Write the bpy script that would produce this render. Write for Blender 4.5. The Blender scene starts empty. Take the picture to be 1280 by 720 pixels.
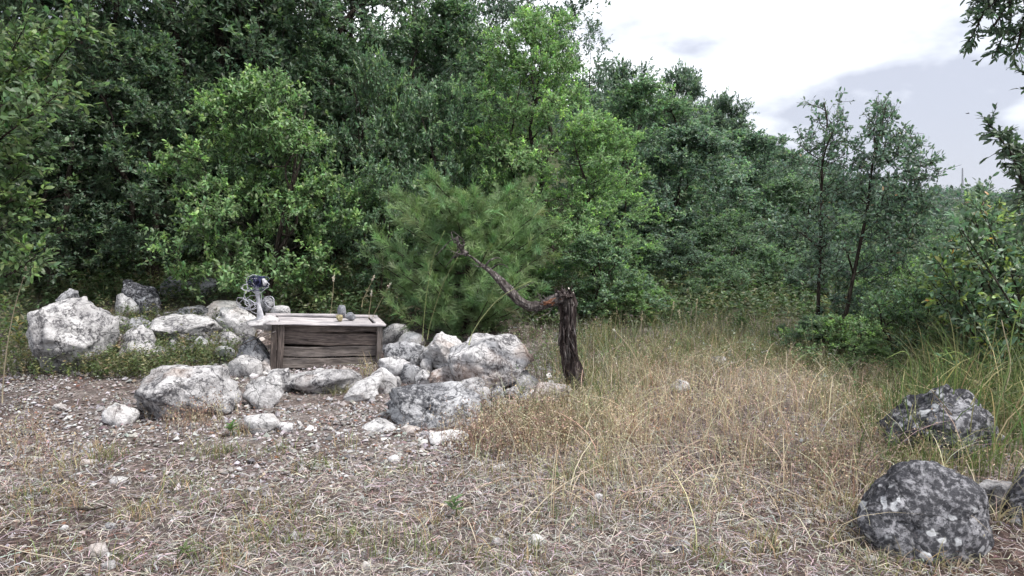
import bpy, bmesh, math, random
import numpy as np
from mathutils import Vector

# ------------------------------------------------------------------ camera
SC = bpy.context.scene
COL = SC.collection
FPX, CX, CY, CAMH, PITCH = 834.0, 640.0, 360.0, 1.5, math.radians(6.84)   # photo pixels (1280 wide)
cam_d = bpy.data.cameras.new('camera')
cam_d.sensor_width = 36.0
cam_d.lens = 36.0 * FPX / 1280.0
cam_d.clip_start = 0.05
cam_d.clip_end = 4000
cam = bpy.data.objects.new('camera', cam_d)
COL.objects.link(cam)
cam.location = (0, 0, CAMH)
cam.rotation_euler = (math.radians(90) - PITCH, 0, 0)
SC.camera = cam
SC.render.resolution_x, SC.render.resolution_y = 1024, 576
SC.view_settings.view_transform = 'Standard'
SC.view_settings.look = 'None'
SC.view_settings.gamma = 1
SC.view_settings.use_curve_mapping = False
SC.view_settings.exposure = 1.5
SC.cycles.use_denoising = True
SC.cycles.max_bounces = 6
SC.cycles.diffuse_bounces = 4
SC.cycles.glossy_bounces = 2
SC.cycles.transmission_bounces = 4
SC.cycles.transparent_max_bounces = 4
SC.cycles.caustics_reflective = False
SC.cycles.caustics_refractive = False
SC.cycles.sample_clamp_indirect = 6
SC.cycles.use_adaptive_sampling = True
SC.cycles.adaptive_threshold = 0.02
SC.cycles.volume_bounces = 0

# ------------------------------------------------------------------ sky: broken cloud deck over a daylight sky
SUN_EL, SUN_AZ = math.radians(60), math.radians(112)     # azimuth from +Y towards +X
world = bpy.data.worlds.new('World')
SC.world = world
world.use_nodes = True
nt = world.node_tree
nt.nodes.clear()
wo = nt.nodes.new('ShaderNodeOutputWorld')
bg = nt.nodes.new('ShaderNodeBackground')
bg.inputs['Strength'].default_value = 0.1
sky = nt.nodes.new('ShaderNodeTexSky')
sky.sky_type = 'NISHITA'
sky.sun_disc = False
sky.sun_elevation = SUN_EL
sky.sun_rotation = SUN_AZ
tc = nt.nodes.new('ShaderNodeTexCoord')
mp = nt.nodes.new('ShaderNodeMapping')
mp.inputs['Location'].default_value = (0.35, 0.2, 0.55)
mp.inputs['Rotation'].default_value = (0, 0, math.radians(14))
mp.inputs['Scale'].default_value = (1.0, 1.0, 2.0)
nz = nt.nodes.new('ShaderNodeTexNoise')
nz.inputs['Scale'].default_value = 2.1
nz.inputs['Detail'].default_value = 6
nz.inputs['Roughness'].default_value = 0.5
rp = nt.nodes.new('ShaderNodeValToRGB')
rp.color_ramp.elements[0].position = 0.43
rp.color_ramp.elements[0].color = (2.35, 2.45, 2.85, 1)
rp.color_ramp.elements[1].position = 0.60
rp.color_ramp.elements[1].color = (8.2, 8.4, 8.6, 1)
mx = nt.nodes.new('ShaderNodeMixRGB')
mx.inputs['Fac'].default_value = 0.94
nt.links.new(tc.outputs['Generated'], mp.inputs['Vector'])
nt.links.new(mp.outputs['Vector'], nz.inputs['Vector'])
nt.links.new(nz.outputs['Fac'], rp.inputs['Fac'])
nt.links.new(sky.outputs['Color'], mx.inputs['Color1'])
nt.links.new(rp.outputs['Color'], mx.inputs['Color2'])
nt.links.new(mx.outputs['Color'], bg.inputs['Color'])
nt.links.new(bg.outputs['Background'], wo.inputs['Surface'])

sun_d = bpy.data.lights.new('sun', 'SUN')
sun_d.energy = 2.0
sun_d.angle = math.radians(12)
sun_d.color = (1.0, 0.96, 0.9)
sun = bpy.data.objects.new('sun', sun_d)
COL.objects.link(sun)
sdir = Vector((math.sin(SUN_AZ) * math.cos(SUN_EL), math.cos(SUN_AZ) * math.cos(SUN_EL), math.sin(SUN_EL)))
sun.rotation_euler = (-sdir).to_track_quat('-Z', 'Y').to_euler()

# ------------------------------------------------------------------ numeric helpers
def _hash(ix, iy, iz, seed):
    h = (ix.astype(np.int64) * 374761393 + iy.astype(np.int64) * 668265263 + iz.astype(np.int64) * 2147483647 + seed * 1274126177) & 0xFFFFFFFF
    h = ((h ^ (h >> 13)) * 1274126177) & 0xFFFFFFFF
    h = (h ^ (h >> 16)) & 0xFFFF
    return h / 32767.5 - 1.0

def vnoise(p, seed=0):
    p = np.asarray(p, float)
    i = np.floor(p).astype(np.int64)
    f = p - i
    f = f * f * (3 - 2 * f)
    x, y, z = i[:, 0], i[:, 1], i[:, 2]
    r = 0
    for dx in (0, 1):
        wx = f[:, 0] if dx else 1 - f[:, 0]
        for dy in (0, 1):
            wy = f[:, 1] if dy else 1 - f[:, 1]
            for dz in (0, 1):
                wz = f[:, 2] if dz else 1 - f[:, 2]
                r = r + wx * wy * wz * _hash(x + dx, y + dy, z + dz, seed)
    return r

def fbm(p, octv=4, seed=0, gain=0.5):
    a, s, r = 1.0, 1.0, 0
    for o in range(octv):
        r = r + a * vnoise(np.asarray(p) * s + o * 17.3, seed + o)
        a *= gain
        s *= 2.03
    return r

def n2(x, y, s, seed=0, octv=2):
    x = np.atleast_1d(np.asarray(x, float)); y = np.atleast_1d(np.asarray(y, float))
    return fbm(np.stack([x * s, y * s, np.zeros_like(x) + 0.37], 1), octv, seed)

def hills(x, y):
    z = 15.5 * np.exp(-(((x + 22) / 42) ** 2 + ((y - 78) / 38) ** 2))
    z = z + 13.5 * np.exp(-(((x - 22) / 32) ** 2 + ((y - 125) / 45) ** 2))
    z = z + 13.0 * np.exp(-(((x - 215) / 110) ** 2 + ((y - 380) / 80) ** 2))
    z = z - 5.5 * (1 - np.exp(-np.maximum(x - 3, 0) / 22)) * np.clip((y - 12) / 25, 0, 1)
    return z * np.clip((y - 8) / 20, 0, 1)

def G(x, y):
    """ground height"""
    sh = np.shape(x)
    x = np.atleast_1d(np.asarray(x, float)); y = np.atleast_1d(np.asarray(y, float))
    z = hills(x, y)
    left = 1 / (1 + np.exp((x + 0.6) * 2.2))
    z = z + left * 0.10 * np.clip(y - 6.2, 0, 6) + (1 - left) * 0.03 * np.clip(y - 6.2, 0, 6)
    z = z + 0.05 * n2(x, y, 0.5, 5) + 0.012 * n2(x, y, 2.7, 9)
    z = z + 0.10 * np.exp(-((x - 2.6) ** 2 / 1.2 + (y - 3.4) ** 2 / 1.5))
    return z.reshape(sh) if sh else float(z[0])

cp, sp = math.cos(PITCH), math.sin(PITCH)
def ray(px, py):
    xc, yc = (px - CX) / FPX, (CY - py) / FPX
    return np.array([xc, cp + yc * sp, -sp + yc * cp])

def P(px, py, Y):
    d = ray(px, py)
    return np.array([0, 0, CAMH]) + d * (Y / d[1])

def on_ground(px, py):
    d = ray(px, py)
    t = np.linspace(1.2, 60, 6000)
    pts = np.array([0, 0, CAMH])[None] + d[None] * t[:, None]
    g = G(pts[:, 0], pts[:, 1])
    k = np.argmax(pts[:, 2] < g)
    return np.array([pts[k, 0], pts[k, 1], g[k]])

def project(x, y, z):
    dz = z - CAMH
    depth = y * cp - dz * sp
    up = y * sp + dz * cp
    return CX + FPX * x / depth, CY - FPX * up / depth

# ------------------------------------------------------------------ mesh helpers
class MB:
    """collects numpy vertices and faces, then becomes ONE mesh"""
    def __init__(self):
        self.v, self.f3, self.f4, self.c, self.n = [], [], [], [], 0
    def add(self, v, f, col=None):
        v = np.asarray(v, np.float32).reshape(-1, 3)
        f = np.asarray(f, np.int64)
        (self.f3 if f.shape[1] == 3 else self.f4).append(f + self.n)
        self.v.append(v)
        if col is None:
            col = np.ones((len(v), 3), np.float32)
        col = np.asarray(col, np.float32)
        if col.ndim == 1:
            col = np.tile(col, (len(v), 1))
        self.c.append(col)
        self.n += len(v)
    def add_more_faces(self, f):
        f = np.asarray(f, np.int64)
        (self.f3 if f.shape[1] == 3 else self.f4).append(f)
    def mesh(self, name, mat, smooth=False):
        me = bpy.data.meshes.new(name)
        v = np.concatenate(self.v)
        f3 = np.concatenate(self.f3) if self.f3 else np.zeros((0, 3), np.int64)
        f4 = np.concatenate(self.f4) if self.f4 else np.zeros((0, 4), np.int64)
        me.vertices.add(len(v))
        me.vertices.foreach_set('co', v.ravel())
        idx = np.concatenate([f3.ravel(), f4.ravel()]).astype(np.int32)
        starts = np.concatenate([np.arange(len(f3)) * 3, len(f3) * 3 + np.arange(len(f4)) * 4]).astype(np.int32)
        me.loops.add(len(idx))
        me.loops.foreach_set('vertex_index', idx)
        me.polygons.add(len(starts))
        me.polygons.foreach_set('loop_start', starts)
        me.polygons.foreach_set('use_smooth', np.full(len(starts), smooth, bool))
        ca = me.attributes.new('tint', 'FLOAT_COLOR', 'POINT')
        c = np.concatenate(self.c)
        ca.data.foreach_set('color', np.concatenate([c, np.ones((len(c), 1), np.float32)], 1).ravel())
        me.update(calc_edges=True)
        me.materials.append(mat)
        return me
    def build(self, name, mat, parent=None, smooth=False):
        return link(name, self.mesh(name, mat, smooth), parent)

def link(name, data, parent=None):
    o = bpy.data.objects.new(name, data)
    COL.objects.link(o)
    if parent is not None:
        o.parent = parent
    return o

def tag(o, label=None, cat=None, group=None, kind=None):
    if label: o['label'] = label
    if cat: o['category'] = cat
    if group: o['group'] = group
    if kind: o['kind'] = kind
    return o

def thing(name, label, cat, loc, group=None, rz=0.0):
    o = link(name, None)
    o.empty_display_size = 0.1
    o.location = loc
    o.rotation_euler = (0, 0, rz)
    return tag(o, label, cat, group)

def unit(a):
    return a / np.maximum(np.linalg.norm(a, axis=-1, keepdims=True), 1e-9)

def tube(mb, pts, rad, sides=6, col=None, cap=True, rough=0.0, seed=0, flute=0.0):
    pts = np.asarray(pts, float); rad = np.broadcast_to(np.asarray(rad, float), (len(pts),))
    t = unit(np.gradient(pts, axis=0))
    ref = np.array([0.31, 0.87, 0.38]) if abs(t[0] @ np.array([0.31, 0.87, 0.38])) < .9 else np.array([1., 0, 0])
    u = unit(np.cross(t, ref)); w = np.cross(t, u)
    a = np.linspace(0, 2 * np.pi, sides, endpoint=False)
    ring = u[:, None] * np.cos(a)[None, :, None] + w[:, None] * np.sin(a)[None, :, None]
    r = rad[:, None] * np.ones((1, sides))
    if rough:
        q = (pts[:, None] * 6 + ring * 2.2).reshape(-1, 3)
        r = r * (1 + rough * fbm(q, 3, seed).reshape(r.shape))
    if flute:                                              # long ridges running with the grain
        q = (ring * np.array([5.5, 5.5, 5.5]) + np.arange(len(pts))[:, None, None] * np.array([0, 0, .09])).reshape(-1, 3)
        r = r * (1 + flute * np.abs(fbm(q, 2, seed + 5)).reshape(r.shape) * 1.6 - flute * .5)
    v = (pts[:, None] + ring * r[:, :, None]).reshape(-1, 3)
    n = len(pts)
    i, j = np.meshgrid(np.arange(n - 1), np.arange(sides), indexing='ij')
    j2 = (j + 1) % sides
    f = np.stack([i * sides + j, i * sides + j2, (i + 1) * sides + j2, (i + 1) * sides + j], -1).reshape(-1, 4)
    b = mb.n
    mb.add(v, f, col)
    if cap and sides >= 3:
        for k in (0, n - 1):
            c = np.arange(sides) + b + k * sides
            tri = np.stack([np.full(sides - 2, c[0]), c[1:-1], c[2:]], 1)
            mb.add_more_faces(tri)

def curve(ctrl, n):
    """smooth polyline through control points"""
    c = np.asarray(ctrl, float)
    tt = np.linspace(0, len(c) - 1, n)
    out = []
    cc = np.vstack([2 * c[0] - c[1], c, 2 * c[-1] - c[-2]])
    for t in tt:
        k = min(int(t), len(c) - 2); f = t - k
        p0, p1, p2, p3 = cc[k], cc[k + 1], cc[k + 2], cc[k + 3]
        out.append(0.5 * ((2 * p1) + (-p0 + p2) * f + (2 * p0 - 5 * p1 + 4 * p2 - p3) * f * f + (-p0 + 3 * p1 - 3 * p2 + p3) * f ** 3))
    return np.array(out)

def boards(mb, size, bev=0.003, rng=None, warp=0.0):
    """a plank: a box with chamfered long edges and a little warp, centred, long axis X"""
    sx, sy, sz = [s / 2 for s in size]
    b = min(bev, sy * .5, sz * .5)
    prof = np.array([(-sy + b, -sz), (sy - b, -sz), (sy, -sz + b), (sy, sz - b), (sy - b, sz), (-sy + b, sz), (-sy, sz - b), (-sy, -sz + b)])
    n = 9
    xs = np.linspace(-sx, sx, n)
    v = []
    rng = rng or np.random.default_rng(0)
    ph = rng.uniform(0, 6)
    for i, x in enumerate(xs):
        wz = warp * math.sin(ph + 3 * x / max(sx, .01))
        e = rng.normal(0, warp * 0.35, prof.shape)
        for k, (y, z) in enumerate(prof):
            v.append((x + (rng.normal(0, .003) if i in (0, n - 1) else 0), y + e[k, 0], z + wz + e[k, 1]))
    f = [(i * 8 + k, i * 8 + (k + 1) % 8, (i + 1) * 8 + (k + 1) % 8, (i + 1) * 8 + k) for i in range(n - 1) for k in range(8)]
    mb.add(v, f)
    for k in (0, n - 1):
        c = np.arange(8) + k * 8 + mb.n - n * 8
        mb.add_more_faces(np.stack([np.full(6, c[0]), c[1:-1], c[2:]], 1))

# ------------------------------------------------------------------ materials
def new_mat(name):
    m = bpy.data.materials.new(name)
    m.use_nodes = True
    t = m.node_tree
    t.nodes.clear()
    out = t.nodes.new('ShaderNodeOutputMaterial')
    return m, t, out
def N(t, kind, **kw):
    n = t.nodes.new(kind)
    for k, v in kw.items():
        if k in n.inputs.keys():
            n.inputs[k].default_value = v
        else:
            setattr(n, k, v)
    return n
def ramp(t, src, stops):
    r = t.nodes.new('ShaderNodeValToRGB')
    els = r.color_ramp.elements
    while len(els) < len(stops):
        els.new(0.5)
    for e, (p, c) in zip(els, stops):
        e.position = p
        e.color = tuple(c) + (1,) if len(c) == 3 else c
    t.links.new(src, r.inputs['Fac'])
    return r.outputs['Color']
def mix(t, a, b, fac, mode='MIX'):
    m = t.nodes.new('ShaderNodeMixRGB')
    m.blend_type = mode
    for s, v in (('Fac', fac), ('Color1', a), ('Color2', b)):
        if hasattr(v, 'links') or isinstance(v, bpy.types.NodeSocket):
            t.links.new(v, m.inputs[s])
        else:
            m.inputs[s].default_value = v if s == 'Fac' else (tuple(v) + (1,))
    return m.outputs['Color']
def coords(t, scale=(1, 1, 1), rand=True, kind='Object'):
    c = t.nodes.new('ShaderNodeTexCoord')
    m = t.nodes.new('ShaderNodeMapping')
    m.inputs['Scale'].default_value = scale
    t.links.new(c.outputs[kind], m.inputs['Vector'])
    if rand:
        oi = t.nodes.new('ShaderNodeObjectInfo')
        mm = t.nodes.new('ShaderNodeMath'); mm.operation = 'MULTIPLY'; mm.inputs[1].default_value = 57.0
        t.links.new(oi.outputs['Random'], mm.inputs[0])
        t.links.new(mm.outputs[0], m.inputs['Location'])
    return m.outputs['Vector']
def noise(t, vec, scale, detail=5, rough=0.55, dist=0.0):
    n = t.nodes.new('ShaderNodeTexNoise')
    n.inputs['Scale'].default_value = scale
    n.inputs['Detail'].default_value = detail
    n.inputs['Roughness'].default_value = rough
    n.inputs['Distortion'].default_value = dist
    t.links.new(vec, n.inputs['Vector'])
    return n.outputs['Fac']
def voronoi(t, vec, scale, feature='F1', out='Distance', rnd=1.0):
    n = t.nodes.new('ShaderNodeTexVoronoi')
    n.feature = feature
    n.inputs['Scale'].default_value = scale
    n.inputs['Randomness'].default_value = rnd
    t.links.new(vec, n.inputs['Vector'])
    return n.outputs[out]
def finish(t, out, col, rough=0.9, bump=None, bstr=0.4, bdist=0.02, spec=0.2):
    b = t.nodes.new('ShaderNodeBsdfPrincipled')
    b.inputs['Roughness'].default_value = rough
    b.inputs['Specular IOR Level'].default_value = spec
    if isinstance(col, bpy.types.NodeSocket):
        t.links.new(col, b.inputs['Base Color'])
    else:
        b.inputs['Base Color'].default_value = tuple(col) + (1,)
    if bump is not None:
        bn = t.nodes.new('ShaderNodeBump')
        bn.inputs['Strength'].default_value = bstr
        bn.inputs['Distance'].default_value = bdist
        t.links.new(bump, bn.inputs['Height'])
        t.links.new(bn.outputs['Normal'], b.inputs['Normal'])
    t.links.new(b.outputs['BSDF'], out.inputs['Surface'])
    return b

def leaf_material(name, trans=0.35, rough=0.55, spec=0.25):
    m, t, out = new_mat(name)
    at = N(t, 'ShaderNodeAttribute', attribute_name='tint')
    oi = t.nodes.new('ShaderNodeObjectInfo')
    col = mix(t, at.outputs['Color'], oi.outputs['Color'], 1.0, 'MULTIPLY')
    b = t.nodes.new('ShaderNodeBsdfPrincipled')
    b.inputs['Roughness'].default_value = rough
    b.inputs['Specular IOR Level'].default_value = spec
    t.links.new(col, b.inputs['Base Color'])
    tr = t.nodes.new('ShaderNodeBsdfTranslucent')
    yel = mix(t, col, (1.0, 1.15, 0.85), 1.0, 'MULTIPLY')
    t.links.new(yel, tr.inputs['Color'])
    ms = t.nodes.new('ShaderNodeMixShader')
    ms.inputs['Fac'].default_value = trans
    t.links.new(b.outputs['BSDF'], ms.inputs[1])
    t.links.new(tr.outputs['BSDF'], ms.inputs[2])
    t.links.new(ms.outputs['Shader'], out.inputs['Surface'])
    return m

def tint_material(name, rough=0.85, spec=0.15, trans=0.0):
    return leaf_material(name, trans, rough, spec)

M = {}
M['leaf'] = leaf_material('leaf', 0.45, 0.45, 0.45)
M['needle'] = leaf_material('needle', 0.3, 0.5, 0.3)
M['grass'] = leaf_material('grass_blade', 0.3, 0.7, 0.15)
M['straw'] = leaf_material('straw', 0.15, 0.8, 0.15)
M['chip'] = tint_material('stone_chip', 0.95, 0.1)

def bark(name, c1, c2, c3, zs=0.25):
    m, t, out = new_mat(name)
    v = coords(t, (1, 1, zs))
    a = noise(t, v, 22, 8, 0.65, 1.2)
    ridges = voronoi(t, v, 30, 'DISTANCE_TO_EDGE')
    col = ramp(t, a, [(0.3, c1), (0.52, c2), (0.72, c3)])
    col = mix(t, c1, col, ramp(t, ridges, [(0.0, (0.15,) * 3), (0.18, (1, 1, 1))]))
    h = mix(t, a, ridges, 0.6, 'ADD')
    finish(t, out, col, 0.95, h, 0.9, 0.03, 0.1)
    return m
M['bark'] = bark('bark_dark', (0.018, 0.014, 0.012), (0.06, 0.048, 0.04), (0.14, 0.12, 0.105))
M['bark_pine'] = bark('bark_pine', (0.012, 0.009, 0.009), (0.06, 0.046, 0.044), (0.24, 0.21, 0.205), 0.2)
M['bark_grey'] = bark('bark_weathered', (0.03, 0.025, 0.024), (0.12, 0.105, 0.10), (0.32, 0.3, 0.3), 0.3)

def rock_material(name, base, pale, dark, lichen_amt, white_spots=0.0, stain=0.0):
    m, t, out = new_mat(name)
    v = coords(t)
    big = noise(t, v, 2.6, 6, 0.6, 0.5)
    fine = noise(t, v, 26, 9, 0.75, 0.3)
    mott = noise(t, v, 9, 9, 0.78, 0.6)
    cw = t.nodes.new('ShaderNodeTexNoise'); cw.inputs['Scale'].default_value = 6; cw.inputs['Detail'].default_value = 5
    cs = t.nodes.new('ShaderNodeVectorMath'); cs.operation = 'SCALE'; cs.inputs['Scale'].default_value = 0.22
    ca = t.nodes.new('ShaderNodeVectorMath'); ca.operation = 'ADD'
    t.links.new(v, cw.inputs['Vector']); t.links.new(cw.outputs['Color'], cs.inputs[0]); t.links.new(v, ca.inputs[0]); t.links.new(cs.outputs[0], ca.inputs[1])
    crack = voronoi(t, ca.outputs[0], 3.6, 'DISTANCE_TO_EDGE')
    col = ramp(t, big, [(0.32, base), (0.62, pale)])
    col = mix(t, col, ramp(t, fine, [(0.33, (0.3,) * 3), (0.5, (0.95,) * 3), (0.66, (1.3,) * 3)]), 0.85, 'MULTIPLY')
    lm = ramp(t, mott, [(0.575 - lichen_amt * 0.3, (0, 0, 0)), (0.625 - lichen_amt * 0.3, (1, 1, 1))])
    lm2 = ramp(t, noise(t, v, 48, 4, 0.6), [(0.36, (0.15,) * 3), (0.52, (1,) * 3)])
    lm = mix(t, lm, lm2, 1.0, 'MULTIPLY')
    inv = ramp(t, lm, [(0, (0, 0, 0)), (1, (0.85,) * 3)])
    col = mix(t, col, dark, inv)
    if stain:
        sm = ramp(t, noise(t, v, 1.9, 3, 0.5), [(0.55, (0, 0, 0)), (0.68, (stain,) * 3)])
        col = mix(t, col, (0.33, 0.2, 0.13), sm)
    ck = ramp(t, crack, [(0.0, (0.08,) * 3), (0.014, (.7,) * 3), (0.035, (1, 1, 1))])
    col = mix(t, col, ck, 0.5, 'MULTIPLY')
    if white_spots:
        nv = t.nodes.new('ShaderNodeVectorMath'); nv.operation = 'ADD'
        nd = t.nodes.new('ShaderNodeTexNoise'); nd.inputs['Scale'].default_value = 14
        sc = t.nodes.new('ShaderNodeVectorMath'); sc.operation = 'SCALE'; sc.inputs['Scale'].default_value = 0.13
        t.links.new(v, nd.inputs['Vector']); t.links.new(nd.outputs['Color'], sc.inputs[0])
        t.links.new(v, nv.inputs[0]); t.links.new(sc.outputs[0], nv.inputs[1])
        s1 = voronoi(t, nv.outputs[0], 14)
        gate = noise(t, v, 5, 3)
        spots = mix(t, ramp(t, s1, [(0.12, (.85,) * 3), (0.22, (1,) * 3), (0.27, (.35,) * 3), (0.33, (0, 0, 0))]), ramp(t, gate, [(0.44, (0,) * 3), (0.52, (1,) * 3)]), 1.0, 'MULTIPLY')
        col = mix(t, col, (0.66, 0.67, 0.70), mix(t, spots, ramp(t, fine, [(.3, (.5,) * 3), (.48, (1,) * 3)]), 1.0, 'MULTIPLY'))
    h = mix(t, mix(t, fine, mott, 0.5), ck, 0.35, 'MULTIPLY')
    finish(t, out, col, 0.93, h, 1.0, 0.05, 0.15)
    return m
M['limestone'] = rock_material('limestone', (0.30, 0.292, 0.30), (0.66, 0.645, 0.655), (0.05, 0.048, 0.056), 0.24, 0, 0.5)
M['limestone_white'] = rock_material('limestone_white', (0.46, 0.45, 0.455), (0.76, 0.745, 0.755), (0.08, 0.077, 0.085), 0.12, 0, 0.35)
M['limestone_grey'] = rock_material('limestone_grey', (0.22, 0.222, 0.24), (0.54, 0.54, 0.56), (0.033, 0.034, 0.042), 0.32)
M['lichen_rock'] = rock_material('lichen_rock', (0.10, 0.10, 0.115), (0.46, 0.455, 0.485), (0.016, 0.017, 0.023), 0.52, 0.8)
M['pebble'] = rock_material('pebble_grey', (0.22, 0.23, 0.26), (0.33, 0.34, 0.37), (0.14, 0.145, 0.16), -0.1)
M['pebble_yellow'] = rock_material('pebble_yellow', (0.42, 0.36, 0.2), (0.52, 0.46, 0.3), (0.2, 0.16, 0.1), -0.1)

def wood(name, c_dark, c_mid, c_light):
    m, t, out = new_mat(name)
    v = coords(t, (1.2, 16, 16))
    g = noise(t, v, 3.2, 8, 0.65, 1.4)
    v2 = coords(t, (1, 2, 2))
    p = noise(t, v2, 5, 4)
    col = ramp(t, g, [(0.28, c_dark), (0.48, c_mid), (0.7, c_light)])
    col = mix(t, col, ramp(t, p, [(0.35, (0.5, 0.48, 0.5)), (0.6, (1.05, 1.0, 0.98))]), 0.8, 'MULTIPLY')
    finish(t, out, col, 0.85, g, 0.6, 0.01, 0.15)
    return m
M['wood_brown'] = wood('weathered_wood_brown', (0.025, 0.021, 0.019), (0.13, 0.108, 0.098), (0.28, 0.24, 0.215))
M['wood_grey'] = wood('weathered_wood_grey', (0.025, 0.023, 0.022), (0.135, 0.12, 0.112), (0.29, 0.265, 0.25))
M['wood_dark'] = wood('weathered_wood_dark', (0.02, 0.018, 0.017), (0.09, 0.076, 0.07), (0.2, 0.17, 0.155))
M['wood_pale'] = wood('bleached_wood', (0.16, 0.155, 0.165), (0.40, 0.385, 0.40), (0.58, 0.565, 0.58))
def plain(name, c, rough=0.6, nscale=12, amt=0.25, spec=0.3):
    m, t, out = new_mat(name)
    v = coords(t)
    n = noise(t, v, nscale, 6, 0.6)
    col = mix(t, tuple(c), ramp(t, n, [(0.3, (1 - amt,) * 3), (0.7, (1 + amt * .4,) * 3)]), 1.0, 'MULTIPLY')
    finish(t, out, col, rough, n, 0.3, 0.01, spec)
    return m
M['white_plastic'] = plain('white_plastic', (0.56, 0.56, 0.6), 0.5, 24, 0.5)
M['cement'] = plain('cement', (0.5, 0.48, 0.49), 0.9, 16, 0.55, 0.1)
M['wire'] = plain('pale_wire', (0.5, 0.5, 0.56), 0.5, 20, 0.3)
M['blue_plastic'] = plain('dark_blue_plastic', (0.03, 0.035, 0.10), 0.4, 20, 0.6)
M['torn_wood'] = plain('torn_orange_wood', (0.17, 0.08, 0.05), 0.9, 40, 0.6, 0.1)
M['pale_wood'] = plain('pale_splinter', (0.62, 0.56, 0.5), 0.85, 40, 0.3, 0.1)
M['mast_steel'] = plain('mast_steel', (0.35, 0.36, 0.4), 0.6, 4, 0.2)
M['feather'] = plain('dark_feather', (0.03, 0.03, 0.035), 0.8, 10, 0.2)

def ground_material():
    m, t, out = new_mat('ground_soil')
    v = coords(t, rand=False)
    patch = noise(t, v, 0.55, 6, 0.6, 0.4)
    patch2 = noise(t, v, 1.7, 5, 0.6)
    fine = noise(t, v, 30, 8, 0.7)
    grit = voronoi(t, v, 45, 'F1', 'Color')
    soil = ramp(t, patch, [(0.36, (0.08, 0.06, 0.055)), (0.5, (0.14, 0.118, 0.111)), (0.66, (0.20, 0.178, 0.17))])
    soil = mix(t, soil, (0.075, 0.048, 0.042), ramp(t, patch2, [(0.5, (0,) * 3), (0.66, (0.7,) * 3)]))
    g2 = N(t, 'ShaderNodeSeparateColor'); t.links.new(grit, g2.inputs[0])
    chips = ramp(t, g2.outputs[0], [(0.0, (0.5,) * 3), (0.6, (0.95,) * 3), (0.86, (1.5,) * 3), (1.0, (2.2, 2.2, 2.3))])
    col = mix(t, soil, chips, 0.75, 'MULTIPLY')
    col = mix(t, col, ramp(t, fine, [(0.3, (0.5,) * 3), (0.7, (1.3,) * 3)]), 0.7, 'MULTIPLY')
    # woodland floor and far hillside: leaf mould and green cover
    sep = N(t, 'ShaderNodeSeparateXYZ'); c = t.nodes.new('ShaderNodeTexCoord'); t.links.new(c.outputs['Object'], sep.inputs[0])
    mr = N(t, 'ShaderNodeMapRange'); mr.inputs['From Min'].default_value = 7.6; mr.inputs['From Max'].default_value = 9.6
    t.links.new(sep.outputs['Y'], mr.inputs['Value'])
    forest = ramp(t, noise(t, v, 1.2, 6), [(0.35, (0.035, 0.04, 0.022)), (0.65, (0.06, 0.07, 0.035))])
    col = mix(t, col, forest, mr.outputs[0])
    h = mix(t, fine, voronoi(t, v, 45), 0.5)
    finish(t, out, col, 0.97, h, 0.8, 0.02, 0.08)
    return m
M['ground'] = ground_material()

# ------------------------------------------------------------------ ground: one sheet out to the horizon
def seg(*parts):
    a = [np.linspace(s, e, n, endpoint=False) for s, e, n in parts]
    return np.concatenate(a + [np.array([parts[-1][1]])])
gx = seg((-700, -80, 12), (-80, -8, 36), (-8, 8, 160), (8, 80, 36), (80, 700, 16))
gy = seg((-60, 0, 8), (0, 11, 110), (11, 140, 70), (140, 560, 24), (560, 1500, 5))
X, Y_ = np.meshgrid(gx, gy, indexing='ij')
Zg = G(X.ravel(), Y_.ravel())
near = np.exp(-((np.abs(X.ravel()) / 7) ** 4 + ((Y_.ravel() - 5) / 5) ** 4))
Zg = Zg + near * 0.012 * n2(X.ravel(), Y_.ravel(), 6.0, 21, 3)
mb = MB()
nx, ny = len(gx), len(gy)
i, j = np.meshgrid(np.arange(nx - 1), np.arange(ny - 1), indexing='ij')
q = np.stack([i * ny + j, (i + 1) * ny + j, (i + 1) * ny + j + 1, i * ny + j + 1], -1).reshape(-1, 4)
mb.add(np.stack([X.ravel(), Y_.ravel(), Zg], 1), q)
ground = mb.build('ground', M['ground'], smooth=True)
tag(ground, 'stony soil clearing rising into a wooded hillside', kind='structure')

# ------------------------------------------------------------------ rocks
_ico = {}
def ico(sub):
    if sub not in _ico:
        bm = bmesh.new()
        bmesh.ops.create_icosphere(bm, subdivisions=sub, radius=1)
        v = np.array([x.co[:] for x in bm.verts]); f = np.array([[a.index for a in p.verts] for p in bm.faces])
        bm.free()
        _ico[sub] = (unit(v), f)
    return _ico[sub]

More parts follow.
